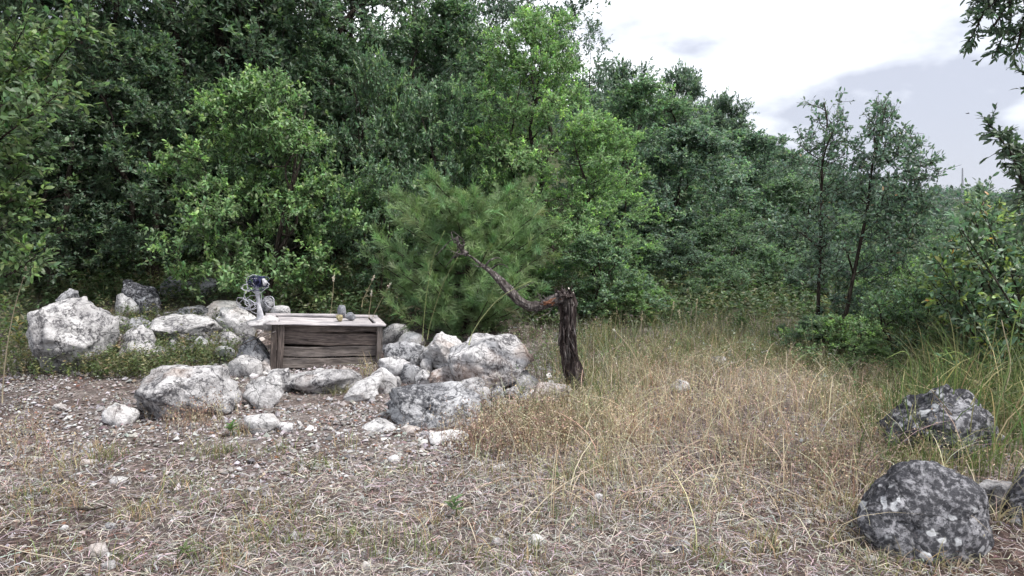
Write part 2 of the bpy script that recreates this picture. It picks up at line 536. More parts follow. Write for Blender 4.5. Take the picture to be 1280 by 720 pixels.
def rock_verts(seed, sub=4, planes=12, sharp=16, rough=0.10, cuts=None):
    v, f = ico(sub)
    r = np.random.default_rng(seed)
    planes = int(planes * 1.25)
    i = np.arange(planes) + .5
    ph, th = np.arccos(1 - 2 * i / planes), np.pi * (1 + 5 ** .5) * i
    n = np.stack([np.cos(th) * np.sin(ph), np.sin(th) * np.sin(ph), np.cos(ph)], 1)
    rot, _ = np.linalg.qr(r.normal(size=(3, 3)))
    n = unit(n @ rot.T + r.normal(0, .3, (planes, 3)))
    h = r.uniform(0.6, 1.0, planes)
    if cuts is not None:                               # main faces given, small random ones besides
        cn = np.array([c[:3] for c in cuts], float)
        n = np.vstack([unit(cn), n])
        h = np.concatenate([[c[3] for c in cuts], r.uniform(.92, 1.12, planes)])
        planes += len(cuts)
    d = np.maximum(v @ n.T, 0) / h
    sharp = sharp * 3.5
    rad = np.power(np.sum(d ** sharp, 1), -1.0 / sharp)
    if rough > .09:                                    # chipped facets
        n3 = unit(r.normal(size=(46, 3)))
        own = np.power(np.sum((np.maximum(n3 @ n.T, 0) / h) ** sharp, 1), -1.0 / sharp)
        tn = unit(n3 + r.normal(0, .35, (46, 3)))
        h3 = own * np.sum(tn * n3, 1) * r.uniform(.90, 1.0, 46)
        dd = v @ tn.T
        cut = np.where(dd > .75, h3[None] / np.maximum(dd, .05), 9.0).min(1)
        rad = np.minimum(rad, np.maximum(cut, rad * .84))
    p = v * rad[:, None]
    off = r.uniform(-50, 50, 3)
    bed = unit(r.normal(0, .45, 3) + np.array([0, 0, 1.0]))                 # ledges along the bedding
    lay = (p @ bed) * r.uniform(2.2, 4.0) + .55 * fbm(p * 1.6 + off, 2, seed + 9)
    fr = lay - np.floor(lay)
    k = 1 - rough * .75 * fr ** 3 * (vnoise(p * 1.4 + off, seed + 4) * .5 + .5) + rough * 0.45 * fbm(p * 1.3 + off, 3, seed) + rough * 0.4 * fbm(p * 4.2 + off, 4, seed + 7, .6)
    for fq, am in ((1.7, .55), (4.3, .35), (9.0, .22)):       # creases and fissures
        w = p + .12 * np.stack([vnoise(p * 3 + off + q, seed + q) for q in (1, 2, 3)], 1)
        k = k - rough * am * .9 * (1 - np.abs(vnoise(w * fq + off, seed + 3))).clip(0, 1) ** 5
    p = p * k[:, None]
    lo, hi = p.min(0), p.max(0)
    p = (p - (lo + hi) / 2) / ((hi - lo) / 2)
    return p, f

def rock(x0, y0, x1, y1, label, mat='limestone', name='rock', Y=None, dep=0.75, seed=None, planes=12, sharp=14, rough=0.11,
         sub=4, tilt=0.0, cuts=None, group='rocks heaped around the wooden box', sink=0.18, cat='rock'):
    cxp = (x0 + x1) / 2
    if seed is None:
        seed = int(x0 * 7 + y0 * 13)
    if Y is None:
        Y = on_ground(cxp, y1)[1]
    gw = (x1 - x0) * .07; x0 -= gw; x1 += gw; y0 -= (y1 - y0) * .03
    w0 = (x1 - x0) / FPX * Y
    Yc = Y + 0.42 * w0 * dep
    w, h = (x1 - x0) / FPX * Yc, (y1 - y0) / FPX * Yc
    c = P(cxp, (y0 + y1) / 2, Yc)
    if name == 'boulder': sub = 5
    elif x1 - x0 < 46: sub = min(sub, 3)
    p, f = rock_verts(seed, sub, planes, sharp, rough, cuts)
    hh = h * (1 + sink)
    p = p * np.array([w / 2, w * dep / 2, hh / 2])
    if tilt:
        ct, st = math.cos(tilt), math.sin(tilt)
        x, z = p[:, 0] * ct - p[:, 2] * st, p[:, 0] * st + p[:, 2] * ct
        p = np.stack([x, p[:, 1], z], 1)
        p[:, 0] *= w / np.ptp(p[:, 0]); p[:, 2] *= hh / np.ptp(p[:, 2])
    m = MB(); m.add(p, f)
    o = m.build(name, M[mat], smooth=True)
    o.location = (c[0], c[1], c[2] - h * sink / 2)
    return tag(o, label, cat, group)

L, LW, LG, LI = 'limestone', 'limestone_white', 'limestone_grey', 'lichen_rock'
B = 'boulder'
rock(30, 374, 132, 470, 'big pale angular boulder at the far left with a white sloping face', L, B, dep=.75, planes=10, sharp=22, seed=12, rough=.10, sink=.05,
     cuts=[(.5, -.5, .72, .62), (-.85, -.5, -.2, .66), (.15, -.8, -.58, .62), (-.2, -.2, 1, .78), (.95, -.2, -.25, .9), (-.5, -.8, .35, .72), (.0, 1, .1, .8), (0, 0, -1, .8)])
rock(74, 361, 98, 384, 'small grey stone perched behind the big far left boulder', LG, Y=7.1, sub=3)
rock(96, 374, 116, 394, 'small dark stone tucked behind the right shoulder of the far left boulder', LG, Y=7.2, sub=3)
rock(112, 384, 138, 404, 'grey stone between the far left boulder and the white rocks', LG, Y=7.1, sub=3)
rock(152, 351, 208, 394, 'dark speckled boulder in the back row at the left', LI, B, rough=.13)
rock(146, 367, 178, 396, 'white rounded stone in front of the dark speckled back boulder', LW)
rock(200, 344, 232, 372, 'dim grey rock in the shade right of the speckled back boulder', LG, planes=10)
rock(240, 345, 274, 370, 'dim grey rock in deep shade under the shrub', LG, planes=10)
rock(134, 394, 178, 420, 'pale blocky stone with a grey right half behind the weeds', L)
rock(144, 412, 192, 460, 'pale pointed stone standing among yellowish weeds', L, planes=8, tilt=.3)
rock(110, 404, 140, 430, 'rough pale stone right beside the far left boulder', L, sub=3)
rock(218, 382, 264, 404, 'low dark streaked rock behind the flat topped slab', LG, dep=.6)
rock(190, 397, 266, 440, 'wide grey slab with a flat top and dark shaded front, left of the box', L, B, dep=.9, planes=9, seed=77, sink=.05,
     cuts=[(.05, -.25, .97, .5), (-.1, -.85, -.5, .55), (.5, -.8, -.2, .7), (-.7, -.5, .5, .8), (0, 1, .2, .8)])
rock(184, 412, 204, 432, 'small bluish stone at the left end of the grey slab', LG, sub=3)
rock(258, 376, 298, 404, 'pale humped rock left of the white pipe, back row', LW, planes=9)
rock(276, 384, 324, 422, 'bright pitted rock directly left of the white pipe', LW, rough=.15)
rock(262, 414, 300, 440, 'pale rock below the bright pitted one', L)
rock(298, 421, 340, 466, 'rounded grey rock against the left end of the box', LG, planes=14, sharp=9, rough=.08)
rock(286, 444, 326, 472, 'small white rock in front of the rounded grey one', LW)
rock(338, 382, 362, 398, 'flat pale stone lying behind the left corner of the box', L, Y=6.75, sub=3)
rock(172, 458, 292, 526, 'large sharp edged limestone boulder lying on the gravel in front', L, B, dep=.7, planes=10, sharp=22, seed=31, rough=.12, sink=.03,
     cuts=[(-.35, -.35, .86, .55), (.62, -.55, .58, .60), (-.55, -.72, -.42, .68), (.1, -.78, -.62, .58), (.3, -.9, .1, .62), (-.95, 0, .3, .92), (.95, .1, .35, .86), (0, 1, .3, .75), (0, 0, -1, .62), (0, .2, 1, .6)])
rock(174, 467, 200, 488, 'small grey stone at the left tip of the large front boulder', LG, Y=6.0, sub=3)
rock(272, 455, 290, 470, 'small white stone behind the large front boulder', LW, sub=3, Y=6.1)
rock(306, 468, 352, 512, 'pale flat faced stone between the front boulder and the box', LW, planes=8, sharp=20)
rock(334, 460, 362, 492, 'cracked grey and white stone at the foot of the left post', L, sub=3)
rock(354, 461, 446, 494, 'long pale slab lying along the foot of the box', L, dep=.5, planes=9)
rock(436, 464, 478, 502, 'pale triangular stone below the right half of the box', LW, planes=7, sharp=20, tilt=.4)
rock(466, 456, 496, 492, 'clean white oval stone leaning upright at the box corner', LW, planes=16, sharp=8, rough=.05, tilt=.9)
rock(478, 404, 512, 432, 'pale peaked rock just right of the box rim', L, planes=8)
rock(498, 415, 530, 440, 'white topped rock on the heap right of the box', LW)
rock(482, 426, 530, 460, 'big grey rough rock in the middle of the heap right of the box', LG, rough=.14)
rock(474, 446, 516, 478, 'white and grey broken rock at the right post', L)
rock(502, 455, 528, 480, 'brownish rounded stone in the heap', LG, sub=3)
rock(526, 448, 540, 468, 'small round pale stone in the heap', LW, sub=3)
rock(518, 462, 542, 486, 'pale chipped stone left of the hollow stone', L, sub=3)
rock(528, 417, 582, 468, 'white boulder with a dark hollow front face', LW, B, planes=9, sharp=20, rough=.13, sink=.05,
     cuts=[(.45, -.3, .85, .62), (-.35, -.9, -.3, .55), (-.75, -.1, .65, .7), (.5, -.85, .1, .62), (0, 1, .2, .8)])
rock(536, 459, 578, 490, 'low stone with a dark hollow in its top', L, rough=.16)
rock(566, 418, 662, 490, 'largest rounded grey boulder at the right of the heap', L, B, dep=.85, planes=14, sharp=9, seed=5, rough=.10)
rock(488, 476, 596, 534, 'broad low grey slab with a white lower corner, front of the heap', LG, B, dep=.9, planes=10, seed=19, tilt=-.12)
rock(574, 470, 606, 494, 'wedge of pale stone under the largest boulder', L, sub=3)
rock(580, 481, 612, 508, 'pale grey stone at the right end of the broad slab', L)
rock(608, 483, 630, 506, 'small round stone in front of the largest boulder', LG, sub=3)
rock(628, 482, 648, 502, 'small rough stone below the right side of the largest boulder', L, sub=3)
rock(638, 465, 674, 492, 'pale knobbly stone at the right foot of the largest boulder', L)
rock(664, 477, 712, 514, 'pale curved stone half hidden in grass near the broken trunk', L, rough=.13)
rock(646, 492, 668, 508, 'small grey stone in grass at the right end of the heap', LG, sub=3)
rock(132, 505, 170, 532, 'lone white stone on gravel left of the front boulder', LW, planes=8)
rock(306, 519, 346, 543, 'lone white oblong stone on gravel below the front boulder', LW, planes=12, sharp=10, rough=.06)
rock(348, 528, 366, 541, 'small white chip beside the oblong lone stone', LW, sub=3)
rock(538, 537, 584, 556, 'flat white stone beside the reddish grass', LW, planes=8)
rock(452, 525, 494, 540, 'flat bleached stone on gravel below the triangular stone', LW, sub=3, sink=.4)
rock(500, 532, 524, 542, 'thin flat stone between two bleached ones on the gravel', LW, sub=3, sink=.4)
# right foreground
rock(1074, 571, 1220, 704, 'near dark boulder covered with white lichen spots, right foreground', LI, B, dep=.85, planes=20, sharp=3, seed=42, rough=.10, sub=5, group='boulders at the right side')
rock(1112, 478, 1240, 582, 'dark boulder behind tall green grass at the right', LI, B, dep=.8, planes=11, seed=8, rough=.14, group='boulders at the right side')
rock(1178, 466, 1236, 510, 'dark humped rock on the back of the grass covered boulder', LI, B, Y=4.75, planes=12, group='boulders at the right side')
rock(1220, 596, 1268, 644, 'pale stone between the spotted boulder and the right edge', L, group='boulders at the right side')
rock(1256, 580, 1350, 712, 'dark boulder cut by the right edge of the picture', LI, B, Y=2.75, planes=12, seed=3, group='boulders at the right side')
rock(1246, 706, 1300, 740, 'pale grey stone at the bottom right corner', L, Y=2.5, group='boulders at the right side')
rock(840, 473, 862, 490, 'single pale stone showing in the middle of the dry grass', LW, sub=3, group='loose stones')
rock(886, 446, 908, 460, 'small bluish stone at the back of the dry grass', LG, sub=3, group='loose stones')
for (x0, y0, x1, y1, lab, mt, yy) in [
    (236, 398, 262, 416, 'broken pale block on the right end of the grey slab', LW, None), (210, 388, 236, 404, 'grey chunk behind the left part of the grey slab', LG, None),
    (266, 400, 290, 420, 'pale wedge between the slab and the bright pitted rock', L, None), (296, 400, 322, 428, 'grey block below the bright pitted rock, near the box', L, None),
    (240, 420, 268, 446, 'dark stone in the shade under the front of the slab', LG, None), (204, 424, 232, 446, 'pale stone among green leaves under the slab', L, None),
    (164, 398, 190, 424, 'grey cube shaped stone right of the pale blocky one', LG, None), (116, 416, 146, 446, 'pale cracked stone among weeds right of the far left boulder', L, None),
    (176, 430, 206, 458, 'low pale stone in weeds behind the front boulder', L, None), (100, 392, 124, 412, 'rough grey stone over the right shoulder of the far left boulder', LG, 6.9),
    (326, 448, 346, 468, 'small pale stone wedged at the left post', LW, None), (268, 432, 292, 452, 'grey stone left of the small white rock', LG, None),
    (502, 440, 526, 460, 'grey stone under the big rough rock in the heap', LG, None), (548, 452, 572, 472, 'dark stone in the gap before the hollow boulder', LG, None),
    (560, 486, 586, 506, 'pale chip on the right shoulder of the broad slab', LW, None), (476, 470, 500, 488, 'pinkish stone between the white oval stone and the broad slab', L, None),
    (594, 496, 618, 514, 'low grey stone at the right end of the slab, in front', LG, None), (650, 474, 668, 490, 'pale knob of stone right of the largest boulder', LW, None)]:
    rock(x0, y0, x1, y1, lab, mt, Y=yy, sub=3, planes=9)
# single stones in the foreground litter
for (x0, y0, x1, y1, lab, mt) in [
    (112, 680, 134, 700, 'white stone at the lower left, above its neighbour', LW), (128, 702, 146, 714, 'pale stone at the lower left near the bottom edge', LW),
    (128, 654, 146, 664, 'grey blue pebble in the lower left litter', LG), (76, 656, 86, 662, 'small white pebble left of the grey blue one', LW),
    (136, 594, 160, 604, 'flat white stone in the gravel at the left', LW), (102, 574, 118, 584, 'pale chip in the gravel above the flat white stone', LW),
    (660, 668, 682, 682, 'white stone in the dry litter at bottom centre', LW), (612, 672, 628, 682, 'pale chip left of the bottom centre stone', LW),
    (838, 676, 866, 690, 'flat grey stone in dry grass at the bottom', LG), (742, 616, 754, 628, 'white chip at the foot of crossed straws', LW),
    (528, 646, 542, 656, 'pale folded chip near the small green plant', L), (1080, 696, 1100, 706, 'white pebble in straw before the spotted boulder', LW),
    (484, 568, 500, 578, 'pale stone in gravel at the centre', LW), (616, 580, 632, 590, 'white stone at the foot of reddish grass', LW),
    (104, 560, 120, 570, 'brown stone in gravel at the left', LG), (66, 504, 82, 512, 'small pale stone before the far left boulder', LW)]:
    rock(x0, y0, x1, y1, lab, mt, 'stone', sub=3, group='loose stones', sink=.3, cat='stone')
# ------------------------------------------------------------------ the wooden box
A = P(338, 467, 6.05)
box = thing('wooden_box', 'weathered plank box with a pale bleached rim among the rocks', 'box', A)
box.rotation_euler = (0, math.radians(4.2), math.radians(20))
BW, BH, BD = 1.02, 0.455, 0.56
rw = np.random.default_rng(4)
def plank(name, size, loc, mat, rot=(0, 0, 0), warp=0.003, bev=0.004):
    m = MB(); boards(m, size, bev, rw, warp)
    o = m.build(name, M[mat], box)
    o.location = loc; o.rotation_euler = rot
    return o
z = BH
for hgt, mat, gap in ((0.066, 'wood_brown', .013), (0.112, 'wood_brown', .017), (0.096, 'wood_grey', .014), (0.100, 'wood_grey', .012), (0.05, 'wood_dark', .004)):
    plank('plank', (0.90, 0.022, hgt), (0.525, 0.052, z - hgt / 2), mat, (rw.normal(0, .03), rw.normal(0, .008), 0), .005)
    z -= hgt + gap
V = math.pi / 2
plank('post', (0.50, 0.05, 0.052), (0.022, 0.02, BH / 2 - .02), 'wood_dark', (0, V, 0))
plank('post', (0.50, 0.035, 0.058), (0.080, 0.008, BH / 2 - .02), 'wood_dark', (0, V, 0))
plank('post', (0.50, 0.05, 0.05), (BW - 0.03, 0.012, BH / 2 - .02), 'wood_grey', (0, V, 0))
plank('post', (0.50, 0.05, 0.05), (BW - 0.03, BD - 0.02, BH / 2 - .02), 'wood_dark', (0, V, 0))
plank('post', (0.50, 0.05, 0.05), (0.03, BD - 0.02, BH / 2 - .02), 'wood_dark', (0, V, 0))
for k in range(4):
    zz = BH - .06 - k * .112
    plank('side_plank', (BD - .09, 0.02, 0.105), (0.02, BD / 2 + .02, zz), 'wood_dark', (0, 0, V))
    plank('side_plank', (BD - .09, 0.02, 0.105), (BW - .015, BD / 2 + .02, zz), 'wood_grey', (0, 0, V))
    plank('back_plank', (BW - .12, 0.02, 0.105), (BW / 2, BD - .005, zz), 'wood_dark')
plank('rim_board', (1.09, 0.10, 0.016), (0.495, 0.012, BH + .014), 'wood_pale', (0, 0, .006), .002, .006)
plank('rim_board', (1.10, 0.08, 0.026), (0.49, BD - .02, BH + .015), 'wood_pale', (0, 0, -.004), .002, .006)
plank('rim_board', (BD - .13, 0.09, 0.024), (BW - .02, BD / 2, BH + .0135), 'wood_pale', (0, 0, V), .002, .006)
plank('rim_board', (BD - .13, 0.09, 0.024), (-0.01, BD / 2, BH + .0135), 'wood_pale', (0, 0, V), .002, .006)
for k in range(4):
    plank('tray_board', (BW - .14, 0.10, 0.014), (BW / 2 - .01, 0.12 + k * .106, BH + rw.normal(-.004, .002)), 'wood_pale', (0, 0, rw.normal(0, .01)), .002)
def on_box(px, py):
    """point of the box's top plane behind a pixel of the photograph"""
    bpy.context.view_layer.update()
    mw = box.matrix_world
    o = mw @ Vector((0, 0, BH + .012)); n = mw.to_3x3() @ Vector((0, 0, 1))
    d = Vector(ray(px, py)); c = Vector((0, 0, CAMH))
    return c + d * ((o - c).dot(n) / d.dot(n))
def pebble(px, py, w, h, mat, label, seed):
    p = on_box(px, py)
    s = p.y / FPX
    vv, ff = rock_verts(seed, 3, 16, 7, .05)
    m = MB(); m.add(vv * np.array([w * s / 2, w * s / 2 * .9, h * s / 2]), ff)
    o = m.build('pebble', M[mat], smooth=True)
    o.location = (p.x, p.y, p.z + h * s / 2 - .006)
    tag(o, label, 'pebble', 'pebbles on the box')
pebble(427, 396, 12, 16, 'pebble', 'upright grey pebble on the box top, tallest of three', 2)
pebble(438.5, 400, 13, 11, 'pebble', 'round grey pebble on the box top, rightmost of three', 3)
pebble(424, 401, 9, 9, 'pebble_yellow', 'small yellowish pebble on the box top, frontmost of three', 4)

# white pipe in a cement footing, wire and plastic caught on it
pb = P(325, 402, 6.12)
pipe = thing('water_pipe', 'short white upright pipe in a pale cement footing at the box corner', 'pipe', pb)
s = 6.12 / FPX
m = MB(); tube(m, curve([(0, 0, -.05), (.004, 0, 10 * s), (-.006, 0, 22 * s), (-.012, 0, 44 * s)], 14), np.interp(np.linspace(0, 1, 14), [0, .3, .6, 1], [.036, .03, .019, .017]), 12)
m.build('pipe', M['white_plastic'], pipe, True)
vv, ff = rock_verts(91, 4, 10, 10, .16)
m = MB(); m.add(vv * np.array([.16, .13, .075]) + np.array([.01, 0, -.02]), ff)
m.build('footing', M['cement'], pipe, True)
m = MB(); tube(m, [(-.012, 0, 43 * s), (-.014, 0, 47 * s)], [.024, .024], 12)
m.build('collar', M['white_plastic'], pipe, True)
top = pb + np.array([-.012, 0, 46 * s])
r = np.random.default_rng(8)
m = MB()
for k in range(11):
    c = np.array([r.normal(-.01, .055), r.normal(0, .03), r.uniform(-.25, .05)])
    a = np.linspace(0, 2 * np.pi * r.uniform(.7, 1.5), 26) + r.uniform(0, 6)
    rx, rz_, ti = r.uniform(.045, .105), r.uniform(.03, .08), r.uniform(-.9, .9)
    x, zz = rx * np.cos(a), rz_ * np.sin(a)
    pts = np.stack([c[0] + x * math.cos(ti) - zz * math.sin(ti), c[1] + .04 * np.sin(a * .7 + k) - .03, c[2] + x * math.sin(ti) + zz * math.cos(ti)], 1)
    tube(m, pts + r.normal(0, .004, pts.shape), .0032, 5)
o = m.build('wire_tangle', M['wire'], smooth=True); o.location = top
tag(o, 'loose tangle of pale thin wire looped around the white pipe', 'wire')
m = MB()
vv, ff = rock_verts(17, 4, 9, 14, .6)
m.add(vv * np.array([.082, .06, .055]), ff)
o = m.build('plastic_bundle', M['blue_plastic'], smooth=True); o.location = top + np.array([0.01, 0, .035])
tag(o, 'crumpled dark blue plastic bundle on top of the white pipe', 'plastic')
bs = MB()
for k in range(14):
    a = np.linspace(0, 2 * np.pi * r.uniform(.4, .9), 14) + r.uniform(0, 6)
    rx, rz_ = r.uniform(.025, .085), r.uniform(.012, .045)
    pts = np.stack([rx * np.cos(a) + r.normal(0, .02), .05 * np.sin(a * 1.3 + k) - .03, rz_ * np.sin(a) + r.normal(0, .015)], 1)
    tube(bs, pts + r.normal(0, .005, pts.shape), .0035, 5)
bs.build('strand', M['blue_plastic'], o, True)
b2 = MB(); vv, ff = rock_verts(18, 3, 8, 14, .2); b2.add(vv * np.array([.022, .03, .035]) + np.array([.075, -.03, .0]), ff)
b2.build('white_flap', M['white_plastic'], o, True)
rock(326, 371, 341, 388, 'small dark grey stone right behind the white pipe', LG, Y=6.35, sub=3)
# dead twigs by the box
m = MB()
for (a, b, c, d) in [((300, 432), (318, 424), (345, 414), .006), ((318, 424), (326, 416), (330, 410), .004), ((316, 440), (322, 430), (336, 428), .004)]:
    tube(m, curve([P(a[0], a[1], 5.95), P(b[0], b[1], 5.9), P(c[0], c[1], 5.98)], 8), np.linspace(d, d * .5, 8), 5)
tag(m.build('dead_twig', M['bark_grey'], smooth=True), 'forked dry grey twig lying against the left end of the box', 'twig')
m = MB(); tube(m, curve([P(97, 638, 3.05) + [0, 0, .01], P(112, 640, 3.05) + [0, 0, .012], P(134, 636, 3.07) + [0, 0, .012]], 8), np.linspace(.006, .004, 8), 6)
tag(m.build('fallen_stick', M['bark'], smooth=True), 'short dark stick lying in the gravel at lower left', 'stick')

# ------------------------------------------------------------------ the broken tree
TY = 5.55
base = on_ground(722, 490); TY = base[1]
snag = thing('broken_tree', 'snapped dark trunk with its upper stem bent over to the left', 'tree', base)
def tp(px, py, dy=0.0):
    return P(px, py, TY + dy) - base
m = MB()
pts = curve([tp(728, 507), tp(722, 482), tp(713, 452), tp(709, 415), tp(711, 390), tp(707, 368)], 40)
rad = np.interp(np.linspace(0, 1, 40), [0, .15, .4, .8, 1], [.14, .085, .066, .062, .064])
tube(m, pts, rad, 40, rough=.22, seed=3, flute=.16)
m.build('trunk', M['bark_pine'], snag, True)
m = MB()
pts = curve([tp(709, 384, -.02), tp(703, 373, -.05), tp(691, 378, -.07), tp(668, 384, -.08), tp(648, 376, -.08), tp(630, 357, -.05), tp(615, 341, 0), tp(602, 331, .05)], 46)
rad = np.interp(np.linspace(0, 1, 46), [0, .1, .35, .8, 1], [.056, .048, .036, .027, .013])
tube(m, pts, rad, 26, rough=.3, seed=11, flute=.2)
bent = m.build('bent_stem', M['bark_grey'], snag, True)
r = np.random.default_rng(5)
for (pl, rr) in [([(606, 334), (612, 326), (622, 322), (628, 326)], .009), ([(612, 338), (622, 331), (630, 331), (636, 336)], .008), ([(603, 332), (592, 323), (584, 318)], .014), ([(604, 333), (597, 333), (588, 328)], .007), ([(655, 378), (654, 373)], .012), ([(640, 368), (652, 360), (668, 352)], .006)]:
    m = MB(); c = curve([tp(x, y, .03 + r.normal(0, .03)) for x, y in pl], 10)
    tube(m, c, np.linspace(rr, rr * .35, 10), 6, rough=.2)
    m.build('twig', M['bark_grey'], bent, True)
m = MB()
pts = curve([tp(584, 318, .05), tp(577, 312, .07), tp(573, 304, .06), tp(571, 296, .05)], 12)
tube(m, pts, np.linspace(.02, .012, 12), 8, rough=.3)
for k in range(9):
    q0 = pts[r.integers(2, 12)]
    tube(m, curve([q0, q0 + r.normal(0, .05, 3), q0 + r.normal(0, .10, 3)], 6), np.linspace(.008, .003, 6), 5)
m.build('knotted_branch', M['bark_grey'], snag, True)
m = MB()
for k in range(7):
    a0 = tp(697 + r.normal(0, 3), 377 + r.normal(0, 3), -.075); a1 = tp(683 + r.normal(0, 4), 381 + r.normal(0, 3), -.115)
    tube(m, curve([a0, (a0 + a1) / 2 + r.normal(0, .01, 3), a1], 6), np.linspace(.015, .005, 6), 6, rough=.3)
m.build('torn_wood', M['torn_wood'], snag, True)
for k in range(26):
    m = MB()
    x = 698 + r.uniform(0, 17); L0 = r.uniform(6, 20)
    p0 = tp(x, 372 + r.uniform(-4, 6), r.normal(-.02, .05)); p1 = tp(x + r.normal(0, 4), 372 - L0 * .8, r.normal(-.02, .05))
    tube(m, curve([p0, (p0 + p1) / 2 + r.normal(0, .006, 3), p1], 6), np.linspace(r.uniform(.012, .022), .003, 6), 6, rough=.35, seed=k)
    m.build('splinter', M['pale_wood'] if k < 2 else M['bark_pine'], snag, True)
for k in range(34):      # strips of bark hanging off the break and the trunk
    m = MB()
    x = 700 + r.uniform(0, 19); y0 = 372 + r.uniform(0, 70) ** 1.0
    p0 = tp(x, y0, -.08); p1 = tp(x + (y0 - 372) * .06 + r.normal(0, 3), y0 + r.uniform(15, 45), -.09)
    tube(m, curve([p0, (p0 + p1) / 2 + r.normal(0, .008, 3), p1], 9), np.linspace(r.uniform(.008, .016), .004, 9), 6, rough=.4, seed=k)
    m.build('bark_strip', M['bark_pine'] if k % 3 else M['bark_grey'], snag, True)
for k in range(12):      # dry twigs stubs left of the break
    m = MB()
    p0 = tp(690 + r.uniform(-14, 10), 380 + r.uniform(-2, 6), -.08); p1 = p0 + np.array([r.normal(-.06, .05), r.normal(-.02, .04), r.normal(.0, .07)])
    tube(m, curve([p0, (p0 + p1) / 2 + r.normal(0, .01, 3), p1], 5), np.linspace(.006, .002, 5), 5)
    m.build('twig', M['bark_grey'], bent, True)

# ------------------------------------------------------------------ trees and shrubs
def leaves(mb, pos, d, up, L, W, cols, detailed):
    """leaf blades: pos base, d direction, up approximate normal"""
    d = unit(d)
    sd = unit(np.cross(d, up)); nn = np.cross(sd, d)
    n = len(pos)
    L = np.broadcast_to(L, (n,))[:, None]; W = np.broadcast_to(W, (n,))[:, None]
    if detailed:
        fold = nn * W * .25
        v = np.stack([pos, pos + d * L * .34 + sd * W * .42 + fold, pos + d * L * .34 - sd * W * .42 + fold,
                      pos + d * L * .72 + sd * W * .46 + fold * .4 - nn * L * .03, pos + d * L * .72 - sd * W * .46 + fold * .4 - nn * L * .03, pos + d * L - nn * L * .12], 1)
        b = (np.arange(n) * 6)[:, None]
        nb = mb.n
        mb.add(v.reshape(-1, 3), np.concatenate([b + [[0, 1, 2]], b + [[3, 5, 4]]]), np.repeat(cols, 6, 0))
        mb.add_more_faces(nb + (b + [[1, 3, 4, 2]]))
    else:
        v = np.stack([pos, pos + d * L * .5 + sd * W * .5, pos + d * L - nn * L * .1, pos + d * L * .5 - sd * W * .5], 1)
        b = (np.arange(n) * 4)[:, None]
        mb.add(v.reshape(-1, 3), b + [[0, 1, 2, 3]], np.repeat(cols, 4, 0))

def leaf_cols(r, n, spread=.25, young=None, ynum=.12, dead=0.0):
    k = r.normal(1, spread, (n, 1)).clip(.45, 1.8)
    c = k * (1 + r.normal(0, .08, (n, 3)))
    if young is not None:
        mk = r.random(n) < ynum
        c[mk] *= np.asarray(young)
    if dead:
        mk = r.random(n) < dead
        c[mk] *= np.array([3.0, 1.3, 1.2])
    return c.astype(np.float32)

